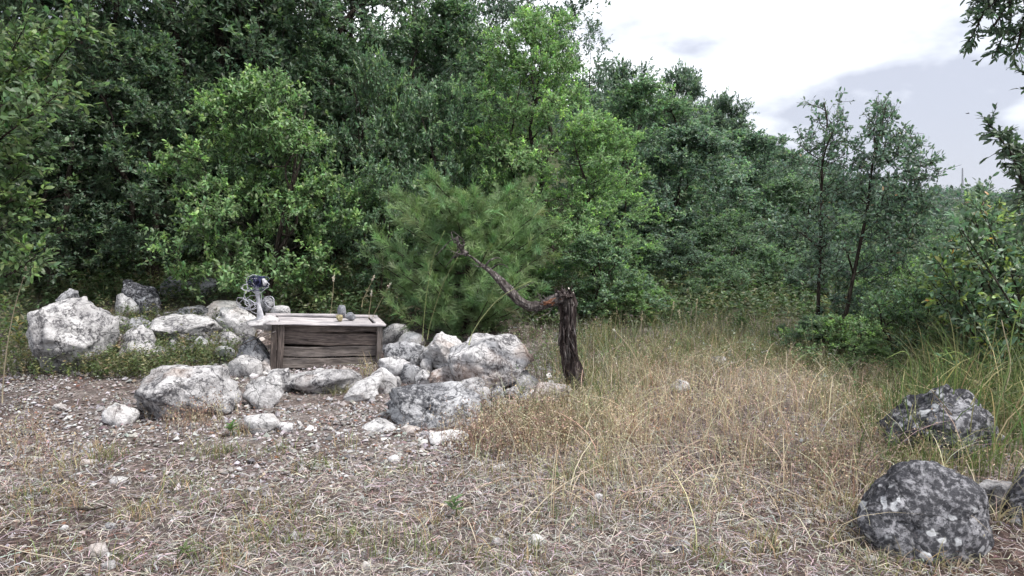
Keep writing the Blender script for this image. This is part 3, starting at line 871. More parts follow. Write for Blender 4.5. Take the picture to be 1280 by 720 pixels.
def grow(seed, H, W, base=.2, ncl=90, rcl=.36, ntw=9, nlf=14, leaf=(.075, .036), tr=.06, lean=(0, 0), shape=.5, shell=.45,
         detailed=True, flat=.65, spread=.25, young=(1.5, 1.5, 1.0), ynum=.15, dead=0.0, stems=1, up=.35, gaps=0.0, wig=.06):
    """returns (trunk mesh, crown mesh): limbs reach out to clumps of leafy twigs in an uneven envelope"""
    r = np.random.default_rng(seed)
    tb, cb = MB(), MB()
    nodes, nrad = [], []
    for s in range(stems):
        ang = r.uniform(0, 6.28); off = 0 if stems == 1 else W * .16
        c = [np.array([0, 0, -.15])]
        for k in range(1, 7):
            f = k / 6
            c.append(np.array([lean[0] * f * f * H + math.cos(ang) * off * f * 1.6 + r.normal(0, wig * H * .5 * f), lean[1] * f * f * H + math.sin(ang) * off * f * 1.6 + r.normal(0, wig * H * .5 * f), H * .9 * f * (1 if s == 0 else r.uniform(.7, .95))]))
        pts = curve(c, 26)
        rad = tr * (1 - np.linspace(0, 1, 26)) ** .8 * (1 if s == 0 else .75) + .006
        rad[:3] *= [1.5, 1.25, 1.1]
        tube(tb, pts, rad, 9 if tr > .03 else 7, rough=.12, seed=seed)
        k0 = int(26 * base * .6)
        nodes += list(pts[k0:]); nrad += list(rad[k0:])
    # clump centres
    cl = []
    ph = r.uniform(0, 6.28, 4)
    tries = 0
    while len(cl) < ncl and tries < ncl * 30:
        tries += 1
        t = r.random() ** .85
        a = r.uniform(0, 6.28)
        prof = (math.sin(math.pi * min(1, (t * .92 + .08)) ** shape)) ** .6 if t < .98 else .15
        env = W / 2 * prof * (1 + .22 * math.sin(2 * a + ph[0] + 3 * t) + .16 * math.sin(3 * a + ph[1] - 5 * t) + .14 * math.sin(9 * t + ph[2]))
        rr = env * r.random() ** shell
        z = H * (base + (1 - base) * t) + r.normal(0, .04 * H)
        p = np.array([lean[0] * t * t * H + rr * math.cos(a), lean[1] * t * t * H + rr * math.sin(a), min(z, H)])
        if gaps and vnoise(p[None] * 1.3 / rcl * .35, seed)[0] < gaps - .6:
            continue
        cl.append(p)
    cl = np.array(cl)
    axis = np.stack([lean[0] * (cl[:, 2] / H) ** 2 * H, lean[1] * (cl[:, 2] / H) ** 2 * H], 1)
    order = np.argsort(np.hypot(cl[:, 0] - axis[:, 0], cl[:, 1] - axis[:, 1]))
    NP = list(nodes); NR = list(nrad)
    for k in order:
        c = cl[k]
        q = np.array(NP)
        dv = c - q
        dist = np.linalg.norm(dv, axis=1)
        cost = dist + 1.3 * np.maximum(0, q[:, 2] - c[2] + .35 * dist)
        b = int(np.argmin(cost))
        p0, L0 = q[b], dist[b]
        midp = p0 + (c - p0) * .5 + np.array([0, 0, -.06 * L0]) + r.normal(0, .07 * L0, 3)
        pts = curve([p0, midp, c], 6)
        r0 = min(NR[b] * .7, .006 + .02 * L0)
        rad = np.linspace(r0, max(.003, r0 * .4), 6)
        tube(tb, pts, rad, 5, cap=False)
        for e in (2, 4, 5):
            NP.append(pts[e]); NR.append(rad[e])
    n = len(cl)
    # twigs
    out = unit(cl - np.stack([axis[:, 0], axis[:, 1], cl[:, 2] - .25 * W], 1))
    T = n * ntw
    ci = np.repeat(np.arange(n), ntw)
    rc = rcl * r.uniform(.65, 1.25, n)[ci]
    d = unit(out[ci] * .55 + r.normal(0, .75, (T, 3)) + np.array([0, 0, up]))
    d[:, 2] *= flat
    tl = rc * r.uniform(.55, 1.1, T)
    p0 = cl[ci] + r.normal(0, .12, (T, 3)) * rc[:, None]
    p1 = p0 + d * tl[:, None]
    # thin twig prisms
    sd = unit(np.cross(d, np.array([.3, .2, .9]))); s2 = np.cross(unit(d), sd)
    w = .0035
    ring = [sd * w, (-.5 * sd + .87 * s2) * w, (-.5 * sd - .87 * s2) * w]
    v = np.stack([p0 + k for k in ring] + [p1 + k * .4 for k in ring], 1).reshape(-1, 3)
    bb = (np.arange(T) * 6)[:, None]
    tb.add(v, np.concatenate([bb + [[0, 1, 4, 3]], bb + [[1, 2, 5, 4]], bb + [[2, 0, 3, 5]]]))
    # leaves
    K = T * nlf
    ti = np.repeat(np.arange(T), nlf)
    sfrac = np.clip(r.random(K) ** .6, .12, 1)
    pos = p0[ti] + (p1 - p0)[ti] * sfrac[:, None]
    du = unit(d)[ti]
    ld = unit(du * r.uniform(.2, .9, (K, 1)) + r.normal(0, .62, (K, 3)) + np.array([0, 0, .12]))
    un = unit(np.array([0, 0, 1.0]) + .45 * out[ci][ti] + r.normal(0, .5, (K, 3)))
    LL = leaf[0] * r.uniform(.6, 1.25, K)
    tcol = r.normal(1, .12, (T, 1)).clip(.7, 1.35)[ti]
    cols = leaf_cols(r, K, spread, None, 0, dead) * tcol
    if young is not None:
        ymask = (r.random(T) < ynum)[ti] & (sfrac > .45)
        cols[ymask] *= np.array(young)
    leaves(cb, pos, ld, un, LL, LL * leaf[1] / leaf[0], cols, detailed)
    return tb, cb

variants = {}
def variant(key, **kw):
    tb, cb = grow(**kw)
    variants[key] = (tb.mesh('trunk_' + key, M['bark'], True), cb.mesh('crown_' + key, M['leaf']), kw['H'], kw['W'])
variant('bush', seed=101, H=2.6, W=2.4, base=.08, ncl=110, rcl=.34, ntw=11, nlf=22, leaf=(.064, .026), tr=.035, stems=3, shape=.75, shell=.4, young=(1.5, 1.45, 1.15), ynum=.25, up=.6, flat=.8)
variant('bush_b', seed=202, H=2.2, W=2.0, base=.08, ncl=90, rcl=.32, ntw=11, nlf=20, leaf=(.062, .027), tr=.03, stems=3, shape=.8, shell=.42, ynum=.2, up=.5, flat=.75, detailed=False)
variant('oak', seed=303, H=5.0, W=2.9, base=.10, ncl=190, rcl=.38, ntw=12, nlf=22, leaf=(.062, .026), tr=.07, shape=.72, shell=.4, stems=2, ynum=.2, up=.5, flat=.7, detailed=False)
variant('oak_c', seed=505, H=4.2, W=3.0, base=.10, ncl=140, rcl=.42, ntw=12, nlf=20, leaf=(.075, .034), tr=.07, shape=.7, shell=.4, detailed=False, stems=2, up=.5, flat=.75)
variant('round', seed=515, H=3.1, W=3.0, base=.06, ncl=120, rcl=.42, ntw=11, nlf=18, leaf=(.075, .036), tr=.06, shape=.75, shell=.42, detailed=False, stems=3, up=.45, flat=.7, ynum=.15, spread=.3)
variant('round_b', seed=616, H=3.2, W=2.8, base=.08, ncl=85, rcl=.50, ntw=12, nlf=20, leaf=(.06, .022), tr=.05, shape=.65, shell=.5, detailed=False, stems=2, up=.8, flat=.9, ynum=.1, lean=(.12, 0))
variant('dark', seed=606, H=6.5, W=3.6, base=.08, ncl=200, rcl=.5, ntw=12, nlf=18, leaf=(.085, .036), tr=.09, shape=.85, shell=.5, detailed=False, stems=2, ynum=.08, up=.5, flat=.85)
variant('airy', seed=707, H=6.0, W=2.6, base=.30, ncl=95, rcl=.40, ntw=9, nlf=12, leaf=(.075, .034), tr=.06, shape=.7, shell=.55, detailed=False, stems=2, flat=.9, young=None)
variant('airy_b', seed=808, H=5.5, W=2.3, base=.40, ncl=60, rcl=.36, ntw=8, nlf=10, leaf=(.08, .036), tr=.05, shape=.7, shell=.55, detailed=False, stems=2, flat=.9, young=None)
variant('low', seed=909, H=.9, W=1.3, base=.03, ncl=60, rcl=.2, ntw=9, nlf=15, leaf=(.045, .022), tr=.014, stems=4, shape=.9, shell=.45, ynum=.25, up=.6, flat=.85, detailed=False)

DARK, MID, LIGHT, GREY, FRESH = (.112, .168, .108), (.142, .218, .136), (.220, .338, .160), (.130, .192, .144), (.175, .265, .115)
def tree(key, px, Y, top, wpx, col, label, rz, name='oak_tree', cat='tree', group='woodland trees', sinkz=0.0):
    x = (px - CX) / FPX * Y
    zb = G(x, Y) - sinkz
    h = P(px, top, Y)[2] - zb
    w = wpx / FPX * Y
    if (h / variants[key][2]) / (w / variants[key][3]) < .72:        # a low wide crown takes a bush form instead
        key = (['bush', 'bush_b'] if h < 1.7 else ['round', 'round_b', 'bush'])[int(rz * 10) % (2 if h < 1.7 else 3)]
    tm, cm, H0, W0 = variants[key]
    ra = (h / H0) / (w / W0)
    if ra < .7: w = (h / H0) / .7 * W0
    t = thing(name, label, cat, (x, Y, zb), group, rz)
    t.scale = (w / W0, w / W0, h / H0)
    a = link('trunk', tm, t); b = link('crown', cm, t)
    b.color = tuple(col) + (1,)
    return t
def k_(c, f): return tuple(q * f for q in c)
# left wall of trees
tree('dark', -60, 9.2, -260, 330, k_(DARK, .95), 'tall dark tree at the far left edge behind the near oak branches', .3)
tree('dark', 110, 10.6, -330, 330, DARK, 'tall dark tree above the deep shade at upper left', 1.3)
tree('dark', 250, 11.8, -300, 330, k_(DARK, 1.05), 'tall dark tree behind the round oak shrub', 2.6)
tree('dark', 385, 12.6, -200, 310, k_(DARK, 1.1), 'tall dark tree between the round shrub and the gaps of sky', 4.1)
tree('dark', 180, 14.5, -330, 360, k_(DARK, 1.05), 'tall dark tree deep in the wood at the upper left', 5.0)
tree('dark', 320, 15.5, -260, 360, k_(DARK, 1.1), 'tall dark tree deep in the wood left of the sky gaps', .9)
tree('airy', 455, 14.0, -110, 210, k_(GREY, .85), 'thin tree with bare dark branches crossing the small sky gap', .6)
tree('airy', 545, 15.0, -70, 220, k_(GREY, .85), 'airy tree with sky showing through, upper middle', 2.2)
tree('airy', 615, 16.0, -60, 190, k_(GREY, .85), 'airy tree left of the light green oak top', 3.9)
tree('airy_b', 690, 14.0, -30, 170, k_(GREY, .8), 'sparse dark topped tree peeking over the light green oak', 1.1)
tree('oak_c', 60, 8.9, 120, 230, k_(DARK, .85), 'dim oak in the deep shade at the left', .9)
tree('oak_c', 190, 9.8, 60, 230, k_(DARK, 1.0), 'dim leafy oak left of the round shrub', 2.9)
tree('oak_c', 560, 13.0, 20, 230, k_(MID, .9), 'mid green oak behind the pine sapling', 5.0)
tree('oak_c', 420, 11.2, 60, 200, k_(MID, .85), 'shaded oak behind the right side of the round shrub', 4.4)
tree('bush', 326, 8.3, 112, 232, k_(LIGHT, .82), 'broad rounded oak shrub with pale leaf tips behind the box', .2, 'oak_shrub', 'shrub', 'shrubs at the wood edge')
tree('bush_b', 486, 10.2, 82, 150, k_(MID, .95), 'upright oak shrub left of the gap above the pine', 1.2, 'oak_shrub', 'shrub', 'shrubs at the wood edge')
tree('bush_b', 472, 8.7, 212, 130, k_(MID, 1.0), 'small oak shrub between the round shrub and the pine', 3.2, 'oak_shrub', 'shrub', 'shrubs at the wood edge')
tree('bush', 570, 10.0, 120, 150, k_(MID, 1.1), 'leafy oak shrub just above the pine sapling', 4.2, 'oak_shrub', 'shrub', 'shrubs at the wood edge')
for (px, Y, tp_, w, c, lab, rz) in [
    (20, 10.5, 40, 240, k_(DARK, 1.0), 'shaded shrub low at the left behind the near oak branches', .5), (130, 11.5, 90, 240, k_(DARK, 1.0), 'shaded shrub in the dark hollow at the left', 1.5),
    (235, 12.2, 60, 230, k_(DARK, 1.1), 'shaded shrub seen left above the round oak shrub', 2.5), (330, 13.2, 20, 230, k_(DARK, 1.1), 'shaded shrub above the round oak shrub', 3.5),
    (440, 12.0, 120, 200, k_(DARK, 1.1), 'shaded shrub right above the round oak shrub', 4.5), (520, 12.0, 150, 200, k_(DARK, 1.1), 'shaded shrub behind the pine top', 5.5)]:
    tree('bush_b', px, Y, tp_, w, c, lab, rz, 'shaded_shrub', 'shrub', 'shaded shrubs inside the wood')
# light green oak group
tree('oak', 672, 9.8, 22, 205, LIGHT, 'tall light green oak in the middle of the wood edge', .4)
tree('oak', 745, 9.3, 150, 150, k_(LIGHT, 1.05), 'lower light green oak leaning out to the right of the tall one', 2.5)
tree('bush', 640, 9.4, 190, 150, k_(LIGHT, .85), 'light green oak shrub right behind the pine sapling', 1.9, 'oak_shrub', 'shrub', 'shrubs at the wood edge')
tree('bush', 742, 8.2, 300, 170, k_(MID, 1.05), 'dense small leaved shrub behind the broken trunk', 5.2, 'oak_shrub', 'shrub', 'shrubs at the wood edge')
tree('low', 800, 8.2, 350, 110, LIGHT, 'low bright shrub right of the broken trunk', .7, 'low_shrub', 'shrub', 'low shrubs along the meadow edge')
# middle oaks
tree('oak_c', 800, 15.0, 112, 190, k_(MID, 1.1), 'oak with a rounded top right of the tall light green oak', .8)
tree('oak_c', 862, 13.2, 168, 190, k_(GREY, 1.1), 'grey green oak with a short dark trunk showing in its middle', 2.0)
tree('oak_c', 930, 16.5, 172, 200, k_(GREY, 1.05), 'grey green oak below the wooded ridge', 3.6)
tree('oak_c', 905, 11.4, 272, 170, k_(MID, .9), 'dark low branching oak above the meadow corner', 4.7)
tree('oak_c', 985, 14.5, 228, 160, k_(MID, .95), 'oak left of the two thin trees', 5.6)
tree('oak_c', 1055, 16.0, 236, 190, k_(GREY, 1.1), 'grey green oak seen between the two thin trees', 1.5)
tree('oak_c', 1125, 13.5, 262, 170, k_(MID, 1.05), 'oak filling the gap right of the thin trees', .1)
tree('oak_c', 1200, 17.0, 268, 190, k_(GREY, 1.0), 'oak below the distant mast', 2.7)
tree('oak_c', 1290, 12.0, 270, 220, k_(MID, .95), 'oak behind the bush at the right edge', 3.3)
tree('airy_b', 772, 21.0, 92, 120, GREY, 'sparse tree top on the skyline next to the light green oak', .5)
tree('airy_b', 846, 23.0, 97, 120, k_(GREY, .9), 'sparse tree top standing highest on the ridge skyline', 1.7)
tree('airy_b', 898, 25.0, 128, 105, k_(GREY, .9), 'sparse tree top to the right on the ridge skyline', 2.9)
tree('airy_b', 722, 18.0, 30, 100, k_(GREY, .9), 'sparse dark twigs right of the light green oak top', 4.4)
tree('oak_c', 760, 24.0, 120, 150, k_(GREY, 1.0), 'round grey green oak on the slope behind the light oaks', 5.9)
tree('oak_c', 830, 27.0, 130, 140, k_(GREY, 1.0), 'dark round oak on the slope below the sparse tops', .4)
tree('oak_c', 900, 30.0, 156, 140, k_(GREY, .95), 'oak on the slope where the ridge starts to drop', 1.4)
tree('oak_c', 965, 34.0, 190, 130, k_(GREY, .95), 'far oak on the slope left of the thin trees', 2.4)
# shrubs along the meadow edge
for (px, Y, tp_, w, c, lab, rz) in [
    (868, 9.2, 352, 140, k_(MID, 1.0), 'low shrub at the foot of the dark oak', .3), (945, 8.8, 372, 130, k_(MID, .85), 'low dark shrub at the back corner of the meadow', 1.4),
    (905, 8.4, 392, 80, k_(FRESH, .75), 'small fresh green shrub in front of the meadow corner', 2.2), (1015, 8.4, 392, 120, k_(MID, .9), 'low shrub around the foot of the left thin tree', 3.3),
    (1075, 7.9, 380, 130, k_(LIGHT, .75), 'low shrub around the foot of the right thin tree', 4.1), (1128, 8.2, 330, 150, k_(LIGHT, .8), 'taller green shrub right of the thin trees', 5.3),
    (1000, 10.5, 330, 150, k_(MID, .9), 'shrub filling the gap left of the thin trunks', 1.1), (1050, 11.5, 320, 170, k_(GREY, 1.0), 'shrub seen between the thin trunks', 2.1),
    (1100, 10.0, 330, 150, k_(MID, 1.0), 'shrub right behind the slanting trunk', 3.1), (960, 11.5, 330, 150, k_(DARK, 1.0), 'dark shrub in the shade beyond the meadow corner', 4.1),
    (1185, 9.5, 300, 170, k_(MID, 1.0), 'shrub between the thin trees and the right edge bush', 5.1),
    (1170, 6.9, 345, 150, k_(FRESH, .8), 'bright leafy shrub between the thin trees and the tall grass', .2), (1130, 7.4, 395, 120, k_(LIGHT, .75), 'leafy shrub at the left end of the tall green grass', 2.2),
    (1225, 6.4, 380, 150, k_(MID, 1.1), 'leafy shrub in front of the right edge bush', 3.6),
    (985, 7.0, 408, 110, k_(MID, 1.0), 'low shrub spreading into the meadow left of the thin trees', .1), (1022, 6.5, 398, 120, k_(MID, .9), 'low dark shrub right before the foot of the left thin tree', 1.2),
    (1062, 6.2, 402, 120, k_(LIGHT, .75), 'low green shrub right before the foot of the right thin tree', 2.3), (1092, 5.7, 425, 110, k_(LIGHT, .65), 'low weedy shrub nearest to the tall grass', 3.4),
    (930, 7.6, 398, 110, k_(FRESH, .8), 'fresh low shrub at the back right of the meadow', 4.6), (1135, 6.2, 372, 130, k_(MID, 1.1), 'leafy shrub behind the grassy boulder', 5.2),
    (1100, 6.6, 432, 110, k_(LIGHT, .8), 'low leafy shrub left of the tall green grass', .9)]:
    tree('low' if tp_ > 365 else 'bush_b', px, Y, tp_, w, c, lab, rz, 'low_shrub' if tp_ > 365 else 'leafy_shrub', 'shrub', 'low shrubs along the meadow edge')

ORD = ['first', 'second', 'third', 'fourth', 'fifth', 'sixth', 'seventh', 'eighth', 'ninth', 'tenth']
rf = np.random.default_rng(64)
for k in range(9):
    px = 778 + 62 * k
    tree('bush' if k % 2 else 'bush_b', px + rf.uniform(-8, 8), rf.uniform(9.5, 10.6), (305 if px < 1130 else 335) + rf.uniform(-14, 20), rf.uniform(150, 190), k_([MID, GREY, MID][k % 3], rf.uniform(.9, 1.15)),
         ORD[k] + ' bush from the broken trunk in the hedge behind the meadow', rf.uniform(0, 6), 'hedge_bush', 'shrub', 'bushes in the hedge behind the meadow')
for k in range(8):
    px = 770 + 74 * k
    tree('oak_c' if k % 2 else 'oak_c', px + rf.uniform(-8, 8), rf.uniform(12.2, 13.6), (262 if px < 1130 else 300) + rf.uniform(-14, 18), rf.uniform(190, 230), k_([GREY, MID, GREY][k % 3], rf.uniform(.9, 1.15)),
         ORD[k] + ' round crown from the left in the row above the hedge bushes', rf.uniform(0, 6), 'round_oak', 'tree', 'round oaks above the hedge')
# two thin trees on the right
def thin_tree(seed, ctrl, Y, rad, sets, label, col, nlf, dead=0.0, dens=1.0):
    b0 = P(ctrl[0][0], ctrl[0][1], Y); b0[2] = G(b0[0], Y)
    t = thing('thin_tree', label, 'tree', b0, 'two thin trees')
    r = np.random.default_rng(seed)
    tb, cb = MB(), MB()
    c = [P(x, y, Y) - b0 for x, y in ctrl]; c[0] = np.array([0, 0, -.1])
    pts = curve(c, 30)
    rr = np.linspace(rad, .006, 30)
    tube(tb, pts, rr, 9, rough=.1, seed=seed)
    NP, NR = list(pts[8:]), list(rr[8:])
    cols_, posl, dl, ul = [], [], [], []
    for (x, y, spread, n) in sets:
        for k in range(int(n * dens)):
            cc = P(x + r.normal(0, spread), y + r.normal(0, spread * .8), Y + r.normal(0, .22)) - b0
            q = np.array(NP); dist = np.linalg.norm(cc - q, axis=1)
            cost = dist + 1.5 * np.maximum(0, q[:, 2] - cc[2] + .5 * dist)
            b = int(np.argmin(cost))
            m_ = (q[b] + cc) / 2 + r.normal(0, .05 * dist[b], 3)
            br = curve([q[b], m_, cc], 6)
            r0 = min(NR[b] * .7, .004 + .012 * dist[b]); ra = np.linspace(r0, .0025, 6)
            tube(tb, br, ra, 5, cap=False)
            for e in (2, 4, 5): NP.append(br[e]); NR.append(ra[e])
            for w in range(5):
                dd = unit(r.normal(0, .7, 3) + np.array([0, 0, .5])) * r.uniform(.06, .2)
                tube(tb, [cc, cc + dd], [.003, .0015], 3, cap=False)
                s = r.random(nlf) ** .7
                posl.append(cc + dd * s[:, None] + r.normal(0, .008, (nlf, 3)))
                dl.append(unit(unit(dd) * .5 + r.normal(0, .65, (nlf, 3)) + [0, 0, .1])); ul.append(unit(r.normal(0, .6, (nlf, 3)) + [0, 0, .8]))
    pos = np.concatenate(posl); n = len(pos)
    cols = leaf_cols(r, n, .3, dead=dead)
    LL = .047 * r.uniform(.6, 1.3, n)
    leaves(cb, pos, np.concatenate(dl), np.concatenate(ul), LL, LL * .42, cols, True)
    tb.build('trunk', M['bark'], t, True)
    o = cb.build('crown', M['leaf'], t); o.color = tuple(col) + (1,)
thin_tree(31, [(1022, 445), (1023, 380), (1026, 300), (1027, 235), (1029, 190), (1034, 155), (1030, 128)], 7.1, .021,
          [(1030, 150, 15, 14), (1016, 190, 13, 12), (1040, 185, 14, 16), (1052, 165, 12, 10), (1022, 215, 12, 9), (1060, 215, 16, 14), (1035, 250, 16, 12), (1020, 300, 15, 16), (1050, 300, 14, 9), (1035, 330, 16, 10), (1028, 365, 20, 14), (1034, 395, 20, 12)],
          'left one of the two thin dark trees, with a straight trunk and open crown', k_(GREY, .95), 6, .006, .75)
thin_tree(47, [(1050, 440), (1058, 390), (1072, 320), (1084, 262), (1090, 210), (1100, 165), (1108, 130)], 6.8, .023,
          [(1104, 140, 9, 12), (1095, 170, 14, 16), (1085, 200, 16, 16), (1115, 195, 14, 14), (1130, 185, 13, 14), (1148, 205, 11, 12), (1140, 230, 14, 18), (1110, 235, 18, 18), (1155, 255, 9, 14), (1125, 265, 18, 22), (1095, 270, 18, 16), (1140, 290, 16, 18), (1100, 310, 20, 16), (1065, 240, 14, 10), (1075, 345, 22, 16), (1064, 375, 20, 14), (1120, 330, 18, 12)],
          'right one of the two thin dark trees, slanting trunk and fuller crown', k_(GREY, .95), 7, .004, .85)

# near oak branches at the left edge, the bush at the right edge, the overhanging branch
def spray_tree(name, label, cat, base, limbs, col, leaf, seed, step=.05, nl=7, spread=.12, young=None, ynum=.2, dead=0.0, trunk=None, group=None, upb=.2):
    """limbs are lists of world points; leafy shoots stand along them"""
    r = np.random.default_rng(seed)
    t = thing(name, label, cat, base, group)
    tb, cb = MB(), MB()
    if trunk is not None:
        tube(tb, curve([np.asarray(p) - base for p in trunk[0]], 16), np.linspace(trunk[1], trunk[2], 16), 10, rough=.12)
    pos, dl, ul, yk = [], [], [], []
    for (ctrl, r0) in limbs:
        c = np.asarray(ctrl) - base
        ln = np.sum(np.linalg.norm(np.diff(c, axis=0), axis=1))
        n = max(6, int(ln / step))
        pts = curve(c, n)
        tube(tb, pts, np.linspace(r0, .003, n), 6)
        tg = unit(np.gradient(pts, axis=0))
        for k in range(int(n * .12), n):
            for w in range(2):
                dd = unit(tg[k] * .6 + r.normal(0, .7, 3) + [0, 0, upb]) * spread * r.uniform(.4, 1.2)
                tube(tb, [pts[k], pts[k] + dd], [.0025, .0012], 3, cap=False)
                s = r.uniform(.15, 1, nl)
                pos.append(pts[k] + dd * s[:, None]); dl.append(unit(unit(dd) * .8 + r.normal(0, .55, (nl, 3)))); ul.append(unit(r.normal(0, .5, (nl, 3)) + [0, -.2, .8]))
                yk.append(np.full(nl, r.random() < ynum))
    pos = np.concatenate(pos); n = len(pos)
    cols = leaf_cols(r, n, .25, dead=dead)
    if young is not None:
        cols[np.concatenate(yk)] *= np.array(young)
    LL = leaf[0] * r.uniform(.55, 1.25, n)
    leaves(cb, pos, np.concatenate(dl), np.concatenate(ul), LL, LL * leaf[1] / leaf[0], cols, True)
    tb.build('trunk', M['bark'], t, True)
    o = cb.build('crown', M['leaf'], t); o.color = tuple(col) + (1,)
    return t

r = np.random.default_rng(77)
# left edge oak
lb = np.array([-4.35, 5.0, G(-4.35, 5.0)])
limbs = []
for (x, y) in [(20, 60), (45, 80), (60, 95), (30, 120), (70, 120), (15, 160), (50, 170), (35, 210), (60, 190), (15, 250), (40, 260), (20, 310), (45, 320), (10, 200), (5, 100), (30, 35), (60, 30), (25, 345), (8, 280), (-10, 140), (-5, 220), (-8, 60), (85, 45), (110, 30)]:
    yy = 4.9 + r.normal(0, .35)
    e = P(x, y, yy)
    s0 = lb + np.array([.1, 0, max(.15, (e[2] - lb[2]) * r.uniform(.55, .85))])
    limbs.append(([s0, (s0 + e) / 2 + np.array([0, 0, .08]) + r.normal(0, .05, 3), e], .014))
spray_tree('oak_tree', 'near oak whose leafy branches fill the left edge', 'tree', lb, limbs, k_(LIGHT, .5), (.065, .026), 5, .05, 12, .24, (1.5, 1.45, 1.1), .25,
           trunk=([lb + [0, 0, -.1], lb + [.05, 0, .9], lb + [0, .05, 1.9], lb + [.1, 0, 3.1]], .07, .03))
# right edge bush
rb = np.array([4.35, 5.7, G(4.35, 5.7)])
limbs = []
for k in range(92):
    x = r.uniform(1165, 1320); y = r.uniform(250, 505) if k > 20 else r.uniform(244, 285)
    if x < 1222: y = max(y, 250 + (1222 - x) * 1.7)
    yy = 5.6 + r.normal(0, .45)
    e = P(x, y, yy)
    s0 = np.array([e[0] * .5 + rb[0] * .5 + r.normal(0, .1), yy + r.normal(0, .1), G(rb[0], rb[1]) + max(.02, (e[2] - .1) * r.uniform(.1, .5))])
    limbs.append(([s0, (s0 + e) / 2 + r.normal(0, .05, 3), e + [0, 0, .02]], .009))
spray_tree('broadleaf_bush', 'yellow green broadleaf bush rising at the right edge behind the grass', 'shrub', rb, limbs, k_(MID, .95), (.062, .023), 6, .055, 9, .15, (1.9, 1.6, .8), .22, .01, upb=.45,
           group='shrubs at the right side')
# overhanging branches, upper right, tree stands outside the picture
ob = np.array([3.75, 3.35, G(3.75, 3.35)])
tr_ = [ob + [0, 0, -.1], ob + [.05, .1, 1.0], ob + [-.1, .1, 2.0], ob + [-.15, .05, 3.0]]
limbs = []
for pl, yy in [([(1370, 60), (1300, -30), (1240, 5), (1212, 50)], 3.3), ([(1330, -20), (1270, -10), (1262, 30), (1246, 60)], 3.35), ([(1360, 20), (1300, -5), (1280, 30), (1268, 70)], 3.3),
               ([(1340, -40), (1250, -30), (1225, 0)], 3.4), ([(1360, 300), (1300, 235), (1272, 190), (1235, 155)], 3.3), ([(1330, 330), (1292, 270), (1276, 215), (1262, 180)], 3.35), ([(1350, 320), (1300, 280), (1278, 240)], 3.2),
               ([(1340, 140), (1300, 110), (1282, 92)], 3.3), ([(1330, -30), (1280, -20), (1250, 20), (1238, 40)], 3.3), ([(1330, -60), (1260, -40), (1232, 10)], 3.35), ([(1330, 10), (1295, 10), (1275, 50)], 3.4), ([(1320, 330), (1285, 250), (1268, 200), (1248, 170)], 3.25), ([(1340, 260), (1290, 225), (1282, 200)], 3.25)]:
    limbs.append(([P(x, y, yy + .03 * k) for k, (x, y) in enumerate(pl)], .010))
spray_tree('overhanging_tree', 'dark leafy branches hanging into the upper right corner', 'tree', ob, limbs, k_(DARK, .8), (.042, .015), 9, .026, 7, .08, None, 0, 0, trunk=(tr_, .08, .05), upb=.0)

# pine sapling
def pine(seed, px, Y, top, wpx):
    x = (px - CX) / FPX * Y
    zb = G(x, Y)
    H = P(px, top, Y)[2] - zb; W = wpx / FPX * Y
    t = thing('pine_sapling', 'young pine with long soft yellow green needles above the broken stem', 'tree', (x, Y, zb))
    r = np.random.default_rng(seed)
    tb, cb = MB(), MB()
    trunk = curve([(0, 0, -.1), (.03, 0, H * .4), (-.02, .02, H * .75), (0, 0, H)], 20)
    tube(tb, trunk, np.linspace(.045, .008, 20), 9, rough=.1)
    sh = []
    for k in range(104):
        f = round(r.uniform(.0, .97) * 11 + r.normal(0, .12)) / 11 * .98
        a = r.uniform(0, 6.28)
        ln = W / 2 * (1 - .42 * f) * r.uniform(.4, 1.1)
        p0 = np.array([0, 0, H * f])
        dirv = np.array([math.cos(a), math.sin(a), .25])
        e = p0 + dirv * ln + np.array([0, 0, .14 * ln])
        br = curve([p0, p0 + dirv * ln * .5 - np.array([0, 0, .04]), e], 12)
        tube(tb, br, np.linspace(.011, .004, 12), 5, cap=False)
        for q in range(3, 12):
            for w in range(2):
                dd = unit(unit(br[min(q + 1, 11)] - br[q - 1]) * .7 + r.normal(0, .5, 3) + [0, 0, .45])
                sh.append((br[q], dd, r.uniform(.08, .2)))
    S = len(sh)
    p = np.array([s[0] for s in sh]); d = np.array([s[1] for s in sh]); l = np.array([s[2] for s in sh])
    K = 38
    si = np.repeat(np.arange(S), K)
    fr = r.uniform(.1, 1, S * K)
    pos = p[si] + d[si] * (l[si] * fr)[:, None]
    nd = unit(d[si] * .75 + unit(r.normal(0, 1, (S * K, 3))) * .62 + [0, 0, .05])
    LL = r.uniform(.07, .13, S * K)
    sd = unit(np.cross(nd, r.normal(0, 1, (S * K, 3))))
    w = .0021
    mid = pos + nd * (LL * .55)[:, None]; tip = pos + nd * LL[:, None] + np.array([0, 0, -1.0]) * (LL * .12)[:, None]
    v = np.stack([pos - sd * w, pos + sd * w, mid + sd * w, mid - sd * w, tip], 1)
    b = (np.arange(S * K) * 5)[:, None]
    cols = np.repeat(leaf_cols(r, S, .2)[si], 5, 0)
    nb = cb.n
    cb.add(v.reshape(-1, 3), b + [[0, 1, 2, 3]], cols)
    cb.add_more_faces(nb + b + [[3, 2, 4]])
    tb.build('trunk', M['bark'], t, True)
    o = cb.build('needles', M['needle'], t); o.color = (.185, .275, .125, 1)
pine(3, 582, 7.4, 246, 250)

